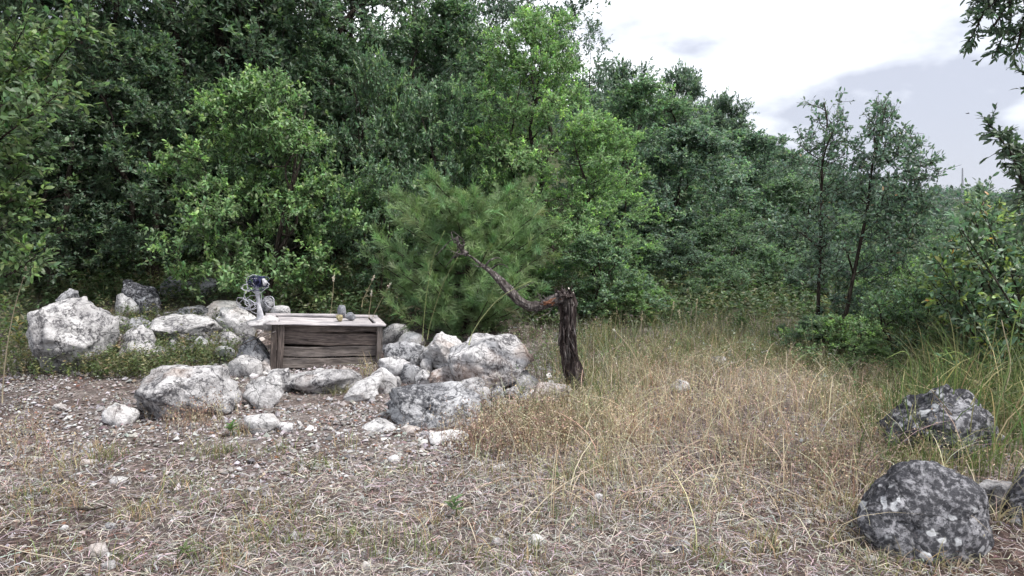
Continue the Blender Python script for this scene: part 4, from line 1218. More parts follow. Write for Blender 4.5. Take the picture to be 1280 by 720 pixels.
# the wood on the hillside: one mass, too far to count
def hill_wood():
    r = np.random.default_rng(55)
    cb = MB()
    def scatter(n, x0, x1, y0, y1, hmin, hmax, nl, lf, keep):
        xs = r.uniform(x0, x1, n); ys = r.uniform(y0, y1, n)
        px = CX + FPX * xs / ys
        k = keep(px, xs, ys)
        xs, ys = xs[k], ys[k]
        zs = G(xs, ys)
        for x, y, z in zip(xs, ys, zs):
            h = r.uniform(hmin, hmax); w = h * r.uniform(.35, .55)
            ncl = 14
            c = np.stack([r.normal(0, .5, ncl) * w, r.normal(0, .5, ncl) * w, h * r.uniform(.15, 1, ncl)], 1)
            c[:, :2] *= (1.15 - c[:, 2:] / h * .7)
            ci = r.integers(0, ncl, nl)
            sh = unit(r.normal(0, 1, (nl, 3)) + [0, 0, .4]) * (w * .36 * r.uniform(.5, 1, (nl, 1)))
            pos = c[ci] + sh * [1, 1, .75] + [x, y, z]
            tone = r.uniform(.7, 1.25)
            cols = leaf_cols(r, nl, .28) * tone * np.array([r.uniform(.85, 1.2), 1, 1])
            LL = lf * r.uniform(.6, 1.3, nl)
            leaves(cb, pos, unit(sh + r.normal(0, .3, (nl, 3))), unit(r.normal(0, .5, (nl, 3)) + [0, 0, 1]), LL, LL * .55, cols, False)
    scatter(420, -40, 60, 38, 112, 3.0, 4.6, 420, .34, lambda px, x, y: (px > 560) & (px < 1290))
    scatter(420, 90, 330, 250, 420, 4, 7, 190, 1.0, lambda px, x, y: (px > 1040) & (px < 1300))
    scatter(110, 12, 60, 24, 60, 2.2, 3.4, 420, .27, lambda px, x, y: (px > 960) & (px < 1300))
    scatter(330, -45, 2, 22, 62, 3.2, 4.8, 300, .28, lambda px, x, y: (px > -60) & (px < 600))
    o = cb.build('hillside_wood', M['leaf'])
    o.color = (.085, .128, .10, 1)
    tag(o, 'dense green wood covering the distant hillside', 'wood', kind='stuff')
hill_wood()
# ------------------------------------------------------------------ grass, litter, gravel, weeds
RG = np.random.default_rng(2024)
def blades(mb, pos, h, lean, w, cols, nseg=3, az=None, droop=0.0):
    n = len(pos)
    r = RG
    az = r.uniform(0, 6.283, n) if az is None else az
    d = np.stack([np.cos(az), np.sin(az), np.zeros(n)], 1)
    fa = r.uniform(0, 6.283, n)
    sd = np.stack([np.cos(fa), np.sin(fa), np.zeros(n)], 1)
    h = np.broadcast_to(h, (n,)); lean = np.broadcast_to(lean, (n,)); w = np.broadcast_to(w, (n,))
    rows = []
    for k in range(nseg + 1):
        t = k / nseg
        c = pos + d * (h * lean * t * t)[:, None] + np.array([0, 0, 1.0]) * (h * (t - lean * .35 * t * t - droop * t ** 3))[:, None]
        if k < nseg:
            ww = (w * (1 - .6 * t))[:, None] * .5
            rows += [c - sd * ww, c + sd * ww]
        else:
            rows.append(c)
    m = len(rows)
    v = np.stack(rows, 1).reshape(-1, 3)
    b = (np.arange(n) * m)[:, None]
    nb = mb.n
    q = np.concatenate([b + [[2 * k, 2 * k + 1, 2 * k + 3, 2 * k + 2]] for k in range(nseg - 1)]) if nseg > 1 else np.zeros((0, 4), int)
    cc = np.repeat(cols, m, 0)
    mb.add(v, b + [[2 * nseg - 2, 2 * nseg - 1, 2 * nseg]], cc)
    if len(q): mb.add_more_faces(nb + q)
    return rows[-1], d

def field(n, x0, x1, y0, y1, keep):
    x = RG.uniform(x0, x1, n); y = RG.uniform(y0, y1, n)
    z = G(x, y)
    px, py = project(x, y, z)
    k = RG.random(n) < keep(px, py, x, y)
    return np.stack([x[k], y[k], z[k]], 1)
def sm(a, b, x): 
    t = np.clip((x - a) / (b - a), 0, 1); return t * t * (3 - 2 * t)
def jit(base, n, sp=.2, hue=.08):
    return (np.asarray(base)[None] * RG.normal(1, sp, (n, 1)).clip(.4, 1.8) * (1 + RG.normal(0, hue, (n, 3)))).astype(np.float32).clip(.002, .95)
def blend(a, b, f):
    return a * (1 - f[:, None]) + b * f[:, None]
WHITE = (1, 1, 1, 1)

def meadow_mask(px, py, x, y):
    edge = 640 + np.clip((py - 520) * .35, -30, 60)          # left border of the dry meadow
    m = sm(edge - 70, edge + 30, px) * sm(405, 450, py) * (1 - sm(600, 680, py))
    m = m * (1 - .85 * (1 - sm(700, 735, px)) * (1 - sm(508, 528, py)))     # the heap's right end stays clear
    return m * (1 - sm(1130, 1230, px) * .6)

# dry meadow grass with fine seed heads
def dry_meadow():
    mb = MB()
    p = field(52000, -.6, 5.2, 3.0, 8.6, lambda px, py, x, y: meadow_mask(px, py, x, y) * (.3 + .7 * sm(-.3, .45, n2(x, y, 2.4, 31))))
    n = len(p)
    g = sm(.0, .6, n2(p[:, 0], p[:, 1], .8, 33))
    px, py = project(p[:, 0], p[:, 1], p[:, 2])
    g = np.clip(g * .5 + .75 * (1 - sm(440, 520, py)), 0, 1)
    cols = blend(jit((.46, .385, .28), n, .22), jit((.22, .24, .12), n, .22), g * (RG.random(n) < .7))
    red = (RG.random(n) < .16)
    cols[red] *= np.array([.75, .58, .55])
    h = RG.uniform(.08, .27, n) * (1 - .35 * sm(560, 640, py)) * (.6 + .75 * sm(-.5, .6, n2(p[:, 0], p[:, 1], 3.0, 35)))
    tip, d = blades(mb, p, h, RG.uniform(.05, .7, n), .0042, cols, 2)
    # florets
    k = 5
    idx = np.repeat(np.arange(n), k)
    fr = RG.uniform(.0, .3, len(idx))
    q = tip[idx] + (p[idx] - tip[idx]) * fr[:, None] + RG.normal(0, .012, (len(idx), 3))
    dd = unit(RG.normal(0, .7, (len(idx), 3)) + [0, 0, .5])
    L0 = RG.uniform(.007, .018, len(idx))
    leaves(mb, q, dd, unit(RG.normal(0, 1, (len(idx), 3))), L0, L0 * .42, (cols[idx] * RG.uniform(.7, 1.2, (len(idx), 1))).clip(0, .7), False)
    p2 = field(5200, -.6, 4.6, 2.6, 8.0, lambda px, py, x, y: np.clip(meadow_mask(px, py - 40, x, y) + .25 * sm(1050, 1150, px) * sm(560, 600, py), 0, 1) * .6)
    k2 = len(p2)
    blades(mb, p2, RG.uniform(.2, .5, k2), RG.uniform(.3, 1.5, k2), RG.uniform(.003, .005, k2), jit((.50, .42, .31), k2, .2), 5, droop=.12)
    o = mb.build('dry_grass', M['straw']); o.color = WHITE
    tag(o, 'dry tan meadow grass with fine seed heads', 'grass', kind='stuff')
dry_meadow()

def red_grass():
    mb = MB()
    def msk(px, py, x, y):
        a = np.exp(-(((px - 635) / 52) ** 2 + ((py - 548) / 26) ** 2)) + .6 * np.exp(-(((px - 700) / 30) ** 2 + ((py - 545) / 18) ** 2))
        a = a + .35 * np.exp(-(((px - 245) / 35) ** 2 + ((py - 525) / 16) ** 2)) + .2 * np.exp(-(((px - 30) / 40) ** 2 + ((py - 560) / 26) ** 2)) + .4 * np.exp(-(((px - 1040) / 60) ** 2 + ((py - 600) / 30) ** 2))
        return a * 1.3
    p = field(60000, -4.2, 3, 3.2, 6.5, msk)
    n = len(p)
    cols = blend(jit((.23, .155, .125), n, .3), jit((.40, .34, .25), n, .25), (RG.random(n) < .45).astype(float))
    tip, d = blades(mb, p, RG.uniform(.08, .24, n), RG.uniform(.1, .8, n), .004, cols, 2)
    idx = np.repeat(np.arange(n), 4)
    q = tip[idx] + (p[idx] - tip[idx]) * RG.uniform(0, .4, (len(idx), 1)) + RG.normal(0, .012, (len(idx), 3))
    L0 = RG.uniform(.010, .022, len(idx))
    leaves(mb, q, unit(RG.normal(0, .7, (len(idx), 3)) + [0, 0, .5]), unit(RG.normal(0, 1, (len(idx), 3))), L0, L0 * .45, cols[idx], False)
    o = mb.build('reddish_grass', M['straw']); o.color = WHITE
    tag(o, 'reddish brown dry grass in front of the rock heap', 'grass', kind='stuff')
red_grass()

# straw lying on the foreground
def straw():
    mb = MB()
    def msk(px, py, x, y):
        m = .45 + .55 * sm(-.5, .4, n2(x, y, 1.1, 41))
        return m * (sm(540, 620, py) * .95 + .12) * np.where((px < 600) & (py < 560), .5, 1)
    p = field(155000, -4.2, 3.6, 1.9, 5.6, msk)
    n = len(p)
    az = RG.uniform(0, 6.283, n); L0 = RG.uniform(.02, .11, n)
    d = np.stack([np.cos(az), np.sin(az), RG.normal(0, .14, n)], 1)
    sd = unit(np.stack([-np.sin(az), np.cos(az), RG.normal(0, .6, n)], 1))
    w = RG.uniform(.0008, .0018, n)[:, None]
    p0 = p + np.stack([np.zeros(n), np.zeros(n), RG.uniform(.004, .03, n)], 1)
    bend = sd * (L0 * RG.normal(0, .18, n))[:, None] + np.array([0, 0, 1.0]) * (L0 * RG.uniform(0, .2, n))[:, None]
    p1 = p0 + d * (L0 * .5)[:, None] + bend; p2 = p0 + d * L0[:, None]
    p2[:, 2] = np.maximum(p2[:, 2], p[:, 2])
    v = np.stack([p0 - sd * w, p0 + sd * w, p1 + sd * w, p1 - sd * w, p2 + sd * w * .5, p2 - sd * w * .5], 1).reshape(-1, 3)
    b = (np.arange(n) * 6)[:, None]
    pale = jit((.46, .415, .385), n, .22); grey = jit((.30, .275, .262), n, .3); brown = jit((.14, .095, .084), n, .3)
    u = RG.random(n)[:, None]
    cols = np.where(u < .33, pale, np.where(u < .72, grey, brown)).astype(np.float32)
    mb.add(v, np.concatenate([b + [[0, 1, 2, 3]], b + [[3, 2, 4, 5]]]), np.repeat(cols, 6, 0))
    o = mb.build('straw_litter', M['straw']); o.color = WHITE
    tag(o, 'dry grey and tan straw lying over the foreground', 'straw', kind='stuff')
straw()

# short living and dry tufts in the foreground
def tufts():
    mb = MB(); mg = MB()
    r = RG
    spots = [(230, 615, 1, .9), (120, 580, 1, 1.0), (75, 590, 0, 1.0), (270, 570, 1, .9), (360, 640, 1, .9), (345, 570, 1, .7), (440, 560, 0, .6), (480, 690, 1, .8), (520, 690, 1, .7), (690, 650, 1, .7),
             (745, 665, 1, .5), (1010, 640, 0, 1), (700, 600, 1, .6), (745, 590, 1, .8), (380, 590, 1, .6), (410, 585, 1, .6), (540, 700, 1, .6), (250, 700, 1, .8), (330, 690, 1, .8), (400, 680, 1, .7), (150, 710, 1, .6), (60, 700, 1, .7),
             (560, 600, 0, .5), (880, 640, 0, .7), (960, 690, 0, .8), (820, 600, 0, .8), (1150, 705, 0, .8), (600, 700, 1, .6), (655, 690, 1, .5), (20, 650, 0, .8), (300, 545, 0, .6), (240, 530, 0, .5), (180, 640, 0, .5)]
    for k in range(90):
        spots.append((r.uniform(0, 1180), r.uniform(560, 719), r.random() < .5, r.uniform(.25, .6)))
    for (px, py, green, s) in spots:
        c = on_ground(px, py)
        n = int(70 * s)
        q = np.stack([c[0] + r.normal(0, .07 * s + .02, n), c[1] + r.normal(0, .05 * s + .02, n), np.zeros(n)], 1); q[:, 2] = G(q[:, 0], q[:, 1])
        gc = jit((.15, .18, .075), n, .3); dc = jit((.34, .27, .17), n, .3)
        f = (r.random(n) < (.7 if green else .15)).astype(float)
        cols = blend(dc, gc, f)
        blades(mb, q, r.uniform(.04, .17, n) * (.5 + .5 * s), r.uniform(.1, 1.1, n), .0042, cols, 3)
    o = mb.build('grass_tufts', M['grass']); o.color = WHITE
    tag(o, 'short half dry grass tufts scattered over the foreground', 'grass', kind='stuff')
tufts()

# tall green grass on the right
def tall_grass():
    mb = MB()
    def msk(px, py, x, y):
        a = sm(1040, 1130, px) * sm(430, 470, py) * (1 - sm(560, 600, py) * sm(1060, 1110, px) * .9)
        return a * (.35 + .65 * sm(-.3, .4, n2(x, y, 1.4, 51)))
    p = field(22000, 1.9, 5.2, 3.4, 8.0, msk)
    n = len(p)
    green = jit((.115, .155, .065), n, .25); yel = jit((.25, .25, .13), n, .25); dry = jit((.40, .33, .2), n, .25)
    u = RG.random(n)[:, None]
    cols = np.where(u < .62, green, np.where(u < .82, yel, dry)).astype(np.float32)
    px, py = project(p[:, 0], p[:, 1], p[:, 2])
    h = RG.uniform(.2, .62, n) * (.45 + .75 * sm(1080, 1200, px)) * RG.choice([1, 1, 1.35], n)
    blades(mb, p, h, RG.uniform(.05, 1.0, n), RG.uniform(.005, .011, n), cols, 5, droop=.1)
    o = mb.build('tall_grass', M['grass']); o.color = WHITE
    tag(o, 'tall arching green grass around the right boulders', 'grass', kind='stuff')
    mb = MB()      # finer green and straw grass at the meadow's back edge and around the heap
    def msk2(px, py, x, y):
        a = sm(700, 760, px) * np.exp(-((py - 430 - .02 * (px - 700)) / 24) ** 2) * .8
        a = a + .9 * np.exp(-(((px - 740) / 40) ** 2 + ((py - 470) / 40) ** 2)) + .5 * np.exp(-(((px - 700) / 60) ** 2 + ((py - 515) / 16) ** 2))
        a = a + .9 * sm(1000, 1060, px) * (1 - sm(1140, 1190, px)) * sm(440, 470, py) * (1 - sm(555, 600, py))
        return a * (.3 + .7 * sm(-.4, .3, n2(x, y, 2.2, 52)))
    p = field(44000, -.3, 4.6, 4.2, 9, msk2)
    n = len(p)
    u = RG.random(n)[:, None]
    cols = np.where(u < .55, jit((.14, .175, .075), n, .25), np.where(u < .8, jit((.30, .27, .15), n, .25), jit((.34, .31, .27), n, .25))).astype(np.float32)
    blades(mb, p, RG.uniform(.08, .32, n), RG.uniform(.05, .8, n), RG.uniform(.004, .007, n), cols, 3)
    o = mb.build('edge_grass', M['grass']); o.color = WHITE
    tag(o, 'thin green grass along the back edge of the meadow', 'grass', kind='stuff')
tall_grass()

# leafy ground cover under the trees and among the rocks
def herbs(name, label, n, box_, keep, hmin, hmax, leaf, base, seed, nl=12, alt=None, group=None):
    mb = MB()
    p = field(n, *box_, keep)
    n = len(p)
    h = RG.uniform(hmin, hmax, n); az = RG.uniform(0, 6.283, n); ln = RG.uniform(0, .5, n)
    d = np.stack([np.cos(az) * ln, np.sin(az) * ln, np.ones(n)], 1)
    sc = jit((.12, .12, .06), n)
    blades(mb, p, h, ln, .004, sc, 2, az)
    idx = np.repeat(np.arange(n), nl)
    f = RG.uniform(.15, 1, len(idx))
    q = p[idx] + np.stack([np.cos(az[idx]) * ln[idx] * f * f, np.sin(az[idx]) * ln[idx] * f * f, f - ln[idx] * .35 * f * f], 1) * h[idx][:, None]
    dd = unit(RG.normal(0, 1, (len(idx), 3)) * [1, 1, .45] + [0, 0, .25])
    L0 = leaf * RG.uniform(.5, 1.3, len(idx))
    pc = jit(base, n, .22)
    if alt is not None:
        mk = RG.random(n) < .3
        pc[mk] = jit(alt, int(mk.sum()), .2)
    leaves(mb, q, dd, unit(RG.normal(0, .5, (len(idx), 3)) + [0, 0, 1]), L0, L0 * .45, pc[idx] * RG.uniform(.75, 1.3, (len(idx), 1)), False)
    o = mb.build(name, M['leaf']); o.color = WHITE
    tag(o, label, 'ground cover', kind='stuff')
herbs('undergrowth', 'leafy green undergrowth along the foot of the wood', 23000, (-8.5, 8.0, 6.3, 11.0),
      lambda px, py, x, y: np.where(px < 215, np.where(px < 45, sm(470, 445, py), sm(400, 375, py)), np.where(px < 340, sm(392, 378, py), np.where(px < 700, sm(428, 408, py), sm(418, 400, py)))) * (.35 + .65 * sm(-.3, .4, n2(x, y, 1.2, 61))), .12, .45, .06, (.085, .13, .06), 1, 9, (.16, .17, .09))
herbs('rock_weeds', 'yellow green weeds growing between the rocks at the left', 12000, (-5.2, -1.2, 5.6, 8.0),
      lambda px, py, x, y: np.exp(-(((px - 150) / 46) ** 2 + ((py - 464) / 24) ** 2)) * .9 + .35 * np.exp(-(((px - 190) / 80) ** 2 + ((py - 420) / 34) ** 2)) + .4 * np.exp(-(((px - 215) / 40) ** 2 + ((py - 452) / 14) ** 2)) + .6 * np.exp(-(((px - 265) / 30) ** 2 + ((py - 450) / 12) ** 2)) + .35 * np.exp(-(((px - 30) / 40) ** 2 + ((py - 470) / 30) ** 2)),
      .08, .28, .03, (.13, .165, .075), 2, 14, (.24, .22, .12))
herbs('meadow_herbs', 'grey green herbs among the grass behind the heap', 5200, (-.6, 4.6, 4.6, 9.0),
      lambda px, py, x, y: .8 * np.exp(-(((px - 690) / 55) ** 2 + ((py - 445) / 38) ** 2)) + .5 * np.exp(-(((px - 790) / 90) ** 2 + ((py - 430) / 24) ** 2)) + .5 * np.exp(-(((px - 960) / 90) ** 2 + ((py - 450) / 22) ** 2)) + .5 * np.exp(-(((px - 1100) / 60) ** 2 + ((py - 480) / 26) ** 2)),
      .08, .32, .026, (.13, .17, .085), 3, 14, (.30, .29, .27))

# dead leaves in the litter
def dead_leaves():
    mb = MB()
    p = field(16000, -4.6, 3.4, 1.9, 6.3, lambda px, py, x, y: .15 + .6 * sm(.0, .6, n2(x, y, 1.3, 81)))
    n = len(p)
    p = p + np.stack([np.zeros(n), np.zeros(n), RG.uniform(.006, .022, n)], 1)
    az = RG.uniform(0, 6.283, n)
    d = np.stack([np.cos(az), np.sin(az), RG.normal(0, .25, n)], 1)
    L0 = RG.uniform(.012, .04, n)
    u = RG.random(n)[:, None]
    cols = np.where(u < .5, jit((.17, .10, .07), n, .3), np.where(u < .8, jit((.28, .22, .18), n, .3), jit((.09, .06, .05), n, .3))).astype(np.float32)
    leaves(mb, p, d, unit(RG.normal(0, .45, (n, 3)) + [0, 0, 1]), L0, L0 * .5, cols, True)
    o = mb.build('dead_leaves', M['straw']); o.color = WHITE
    tag(o, 'small brown dead leaves in the dry litter', 'leaf litter', kind='stuff')
dead_leaves()

# small rubble wedged between the rocks of the heap
def rubble():
    mb = MB()
    r = np.random.default_rng(88)
    zones = [(640, 715, 480, 512, 26), (560, 660, 486, 525, 30), (180, 330, 395, 470, 70), (100, 180, 395, 470, 24), (300, 480, 462, 505, 34), (478, 600, 430, 520, 60), (590, 720, 470, 512, 34), (150, 360, 500, 545, 22), (440, 600, 515, 560, 30)]
    for (x0, x1, y0, y1, n) in zones:
        for k in range(n):
            px, py = r.uniform(x0, x1), r.uniform(y0, y1)
            c = on_ground(px, py)
            if 330 < px < 485 and py < 462: continue
            s = r.uniform(4, 11) / FPX * c[1] * .5
            v, f = rock_verts(int(r.integers(1e6)), 2, 9, 12, .08)
            a = r.uniform(0, 6.28); ca, sa = math.cos(a), math.sin(a)
            v = v * np.array([s * r.uniform(.8, 1.5), s * r.uniform(.7, 1.1), s * r.uniform(.5, .9)])
            v = np.stack([v[:, 0] * ca - v[:, 1] * sa, v[:, 0] * sa + v[:, 1] * ca, v[:, 2]], 1)
            mb.add(v + c + [0, 0, s * .3], f, jit([(.5, .485, .49), (.3, .295, .305), (.40, .37, .36)][k % 3], 1, .15, .02)[0])
    o = mb.build('rubble', M['chip'], smooth=False); o.color = WHITE
    tag(o, 'small angular limestone rubble between the larger rocks', 'rubble', kind='stuff')
rubble()

# gravel
def gravel():
    mb = MB()
    def msk(px, py, x, y):
        a = (1 - sm(620, 760, px)) * (1 - .75 * sm(570, 640, py)) + .1
        return a * (.2 + .8 * sm(-.4, .5, n2(x, y, 1.5, 71)))
    p = field(76000, -5.2, 2.2, 2.0, 6.8, msk)
    n = len(p)
    s = RG.lognormal(math.log(.0075), .5, n).clip(.0035, .03)
    base = np.array([(1, 0, 0), (0, 1, 0), (-1, 0, 0), (0, -1, 0), (0, 0, .8), (0, 0, -.6)])
    v = base[None] * RG.uniform(.6, 1.25, (n, 6, 1)) * s[:, None, None] + RG.normal(0, .2, (n, 6, 3)) * s[:, None, None]
    a = RG.uniform(0, 6.28, n); ca, sa = np.cos(a), np.sin(a)
    v = np.stack([v[..., 0] * ca[:, None] - v[..., 1] * sa[:, None], v[..., 0] * sa[:, None] + v[..., 1] * ca[:, None], v[..., 2] * RG.uniform(.6, 1.1, (n, 1))], -1)
    v = v + (p + np.stack([np.zeros(n), np.zeros(n), s * .25 + .004], 1))[:, None]
    f = np.array([(0, 1, 4), (1, 2, 4), (2, 3, 4), (3, 0, 4), (1, 0, 5), (2, 1, 5), (3, 2, 5), (0, 3, 5)])
    b = (np.arange(n) * 6)[:, None, None]
    u = RG.random(n)[:, None]
    cols = np.where(u < .17, jit((.42, .41, .42), n, .2, .03), np.where(u < .8, jit((.26, .245, .245), n, .3, .04), jit((.13, .105, .098), n, .3, .05))).astype(np.float32)
    mb.add(v.reshape(-1, 3), (b + f[None]).reshape(-1, 3), np.repeat(cols, 6, 0))
    o = mb.build('gravel', M['chip']); o.color = WHITE
    tag(o, 'loose pale and brown limestone gravel', 'gravel', kind='stuff')
gravel()

# ------------------------------------------------------------------ single plants and stalks
def stalk(ctrl, Y, rad, label, group=None, col=(.36, .31, .2), head=None, name='grass_stalk', cat='grass stalk', dy=0.0):
    b0 = P(ctrl[0][0], ctrl[0][1], Y)
    t = thing(name, label, cat, b0, group)
    m = MB()
    pts = curve([P(x, y, Y + dy * k / len(ctrl)) - b0 for k, (x, y) in enumerate(ctrl)], 14)
    pts[0][2] -= .05
    tube(m, pts, np.linspace(rad, rad * .5, 14), 5, col=col)
    o = m.build('stem', M['straw'], t, True); o.color = WHITE
    if head:
        m = MB()
        n = 46; s = RG.uniform(0, 1, n)
        e = pts[-1] + unit(pts[-1] - pts[-3])[None] * (head[0] * (s - .35))[:, None]
        d = unit(unit(pts[-1] - pts[-3])[None] * .8 + RG.normal(0, .5, (n, 3)))
        L0 = head[1] * RG.uniform(.7, 1.2, n)
        leaves(m, e, d, unit(RG.normal(0, 1, (n, 3))), L0, L0 * .5, jit(head[2], n, .15), False)
        o = m.build('seed_head', M['straw'], t); o.color = WHITE
    return t
PALE = (.62, .58, .50)
stalk([(413, 392), (416, 368), (417, 350)], 6.9, .003, 'pale seed head stalk behind the box, leftmost of four', 'seed heads behind the box', head=(.07, .02, PALE))
stalk([(452, 378), (460, 362), (466, 349)], 6.9, .003, 'pale seed head stalk behind the box, second from the left', 'seed heads behind the box', head=(.06, .018, PALE))
stalk([(464, 400), (474, 380), (486, 358)], 6.8, .003, 'tallest slanting pale seed head right behind the box', 'seed heads behind the box', head=(.06, .02, PALE))
stalk([(461, 392), (463, 380), (464, 368)], 6.8, .003, 'short pale seed head between two slanting ones behind the box', 'seed heads behind the box', head=(.05, .016, PALE))
stalk([(528, 420), (533, 370), (542, 320), (556, 288)], 6.2, .0035, 'long green grass stalk rising in front of the pine, bent at the tip', 'long stalks', (.22, .25, .11))
stalk([(534, 418), (545, 380), (556, 350), (572, 322)], 6.3, .003, 'slanting stalk right of the longest one before the pine', 'long stalks', (.24, .25, .12))
stalk([(586, 424), (602, 398), (628, 370), (664, 351)], 5.3, .0035, 'arching pale stalk crossing the bent stem', 'long stalks', (.34, .36, .18))
stalk([(814, 498), (802, 462), (785, 432), (769, 414)], 5.6, .004, 'long leaning straw with a pale tip in the meadow', 'long stalks', (.45, .37, .26), head=(.03, .014, PALE))
stalk([(2, 500), (8, 440), (17, 390), (30, 345)], 5.0, .005, 'tall dry stalk at the left edge', 'long stalks', (.42, .36, .26), head=(.10, .02, (.45, .4, .32)))
for k, (x, t_) in enumerate([(1008, 415), (1014, 398), (1022, 430), (1030, 392), (1036, 420)]):
    stalk([(x + 6, 492), (x + 4, 450), (x + RG.normal(0, 3), t_)], 6.1 + .1 * k, .0045, ORD[k] + ' thin straight stalk from the left before the two thin trees', 'upright stalks', (.24, .27, .15))
for k, (x, y0, t_, dx) in enumerate([(800, 424, 398, 2), (835, 425, 385, 6), (856, 428, 395, -6), (868, 430, 382, 3), (877, 430, 408, 1), (890, 432, 400, 4), (912, 436, 404, -3), (925, 432, 410, 2)]):
    stalk([(x, y0), (x + dx * .4, (y0 + t_) / 2), (x + dx, t_)], 7.2, .0035, ORD[k] + ' pale dry stalk from the left along the back edge of the meadow', 'pale stalks at the meadow edge', (.42, .37, .26), head=(.10, .02, (.45, .4, .28)))
for k, (ct, lab) in enumerate([([(1230, 560), (1222, 470), (1196, 440), (1160, 455)], 'arching green blade over the boulder with grass, longest'), ([(1258, 560), (1262, 440), (1276, 380), (1300, 350)], 'tall green blade leaning out at the right edge'),
                               ([(1142, 545), (1140, 470), (1132, 440), (1108, 448)], 'bent green blade left of the grassy boulder'), ([(1240, 640), (1222, 560), (1262, 470), (1252, 400)], 'pale dry stalk rising between the right boulders')]):
    stalk(ct, 4.3 - .1 * k, .0045, lab, 'long blades at the right', (.2, .26, .09) if k < 3 else (.45, .38, .27))
for k, (ct, lab) in enumerate([([(0, 686), (30, 706), (70, 714), (118, 712)], 'long pale straw lying at the bottom left corner'), ([(650, 660), (700, 622), (760, 590), (806, 574)], 'long straw rising to the right, one of a crossed pair'),
                               ([(797, 632), (788, 600), (776, 566), (766, 545)], 'long straw leaning left, one of a crossed pair'), ([(1060, 660), (990, 630), (920, 604), (880, 600)], 'long pale straw left of the spotted boulder'),
                               ([(1020, 690), (1100, 682), (1190, 672), (1260, 640)], 'long pale straw lying before the spotted boulder'), ([(598, 690), (585, 668), (570, 645)], 'bent pale stem below the small green plant'),
                               ([(820, 640), (870, 604), (930, 588), (1000, 570)], 'thin pale straw across the lower meadow')]):
    m = MB(); c = curve([on_ground(x, y) + [0, 0, .012 + .05 * math.sin(math.pi * i / (len(ct) - 1))] for i, (x, y) in enumerate(ct)], 22)
    tube(m, c, np.linspace(.0028, .0016, 22), 5, col=(.5, .43, .34))
    o = m.build('straw_stem', M['straw'], smooth=True); o.color = WHITE
    tag(o, lab, 'straw', 'long loose straws')

def weed(px, py, h, n, lf, col, label, name='small_plant', seed=0, group='small green plants'):
    b0 = on_ground(px, py)
    r = np.random.default_rng(seed)
    t = thing(name, label, 'plant', b0, group)
    m = MB(); tube(m, curve([(0, 0, -.03), (.01, 0, h * .5), (-.01, 0, h)], 8), np.linspace(.004, .002, 8), 5, col=(.14, .18, .07))
    o = m.build('stem', M['grass'], t, True); o.color = WHITE
    for k in range(n):
        m = MB(); a = k * 2.4; f = .35 + .65 * (k + 1) / n
        d = np.array([[math.cos(a), math.sin(a), .35 + .5 * f]])
        leaves(m, np.array([[0, 0, h * f]]), d, np.array([[0, 0, 1.0]]), np.array([lf * r.uniform(.8, 1.2)]), np.array([lf * .42]), jit(col, 1, .1), True)
        o = m.build('leaf', M['leaf'], t); o.color = WHITE
weed(289, 546, .07, 12, .055, (.10, .17, .06), 'small bright green plant below the large front boulder', seed=1)
weed(568, 650, .09, 9, .06, (.10, .16, .07), 'small green plant with narrow leaves in bare litter, bottom centre', seed=2)
weed(258, 452, .10, 14, .06, (.11, .18, .06), 'fresh green plant in the gap behind the front boulder', seed=3)
weed(286, 446, .10, 14, .055, (.11, .19, .06), 'fresh green plant beside the reddish soil, left of the box', seed=4)
weed(232, 700, .05, 8, .04, (.12, .17, .07), 'tiny green plant at the bottom left', seed=5)
r = np.random.default_rng(12)
for k, (px, py, h, lab) in enumerate([(12, 440, .55, 'broad leaved plant with yellowing leaves at the left edge, tallest'), (26, 452, .4, 'yellowing plant directly left of the far left boulder'), (2, 462, .38, 'low yellowing plant at the left edge')]):
    weed(px, py, h, 16, .085, [(.12, .17, .06), (.22, .22, .08), (.15, .17, .06)][k], lab, 'broadleaf_plant', 20 + k, 'plants at the left edge')
for k, (px, py, h, lab) in enumerate([(130, 380, .75, 'tall pale flowered weed in front of the deep shade'), (72, 380, .45, 'pale weed left of the tall flowered one'), (92, 384, .4, 'short pale weed between two others before the shade'), (190, 376, .6, 'thin weed right of the tall flowered one')]):
    weed(px, py, h, 22, .04, (.19, .21, .13), lab, 'flowering_weed', 30 + k, 'pale weeds in the shade')
# tuft at the foot of the box and grass by the right post
def tuft(px, py, n, h, col, label, seed, spread=.05):
    b0 = on_ground(px, py)
    q = np.stack([RG.normal(0, spread, n), RG.normal(0, spread * .6, n), np.full(n, -.02)], 1)
    m = MB(); blades(m, q, RG.uniform(.5, 1, n) * h, RG.uniform(.1, 1.0, n), .005, jit(col, n, .25), 4, droop=.1)
    o = m.build('grass_tuft', M['grass']); o.location = b0; o.color = WHITE
    tag(o, label, 'grass tuft', 'single grass tufts')
tuft(424, 492, 110, .17, (.23, .22, .12), 'half dry grass tuft below the box, beside the triangular stone', 1, .07)
tuft(462, 470, 30, .36, (.36, .32, .2), 'thin dry grass blades in front of the right end of the box', 2, .05)
tuft(524, 452, 40, .30, (.3, .3, .15), 'arching grass tuft between the heap and the hollow boulder', 3, .04)
tuft(612, 488, 30, .22, (.3, .29, .13), 'yellowish tuft against the front of the largest boulder', 4, .03)
tuft(100, 370, 120, .34, (.38, .33, .2), 'dry straw coloured tuft behind the far left boulder', 5, .12)
tuft(1092, 706, 60, .16, (.42, .36, .27), 'dry straw tuft at the left foot of the spotted boulder', 8, .06)
tuft(1190, 712, 60, .14, (.42, .36, .27), 'dry straw tuft at the right foot of the spotted boulder', 9, .055)
tuft(1130, 716, 30, .12, (.3, .3, .14), 'half green tuft in front of the spotted boulder', 10, .06)
tuft(1248, 655, 60, .26, (.4, .34, .25), 'dry tuft between the spotted boulder and the right edge rock', 11, .08)
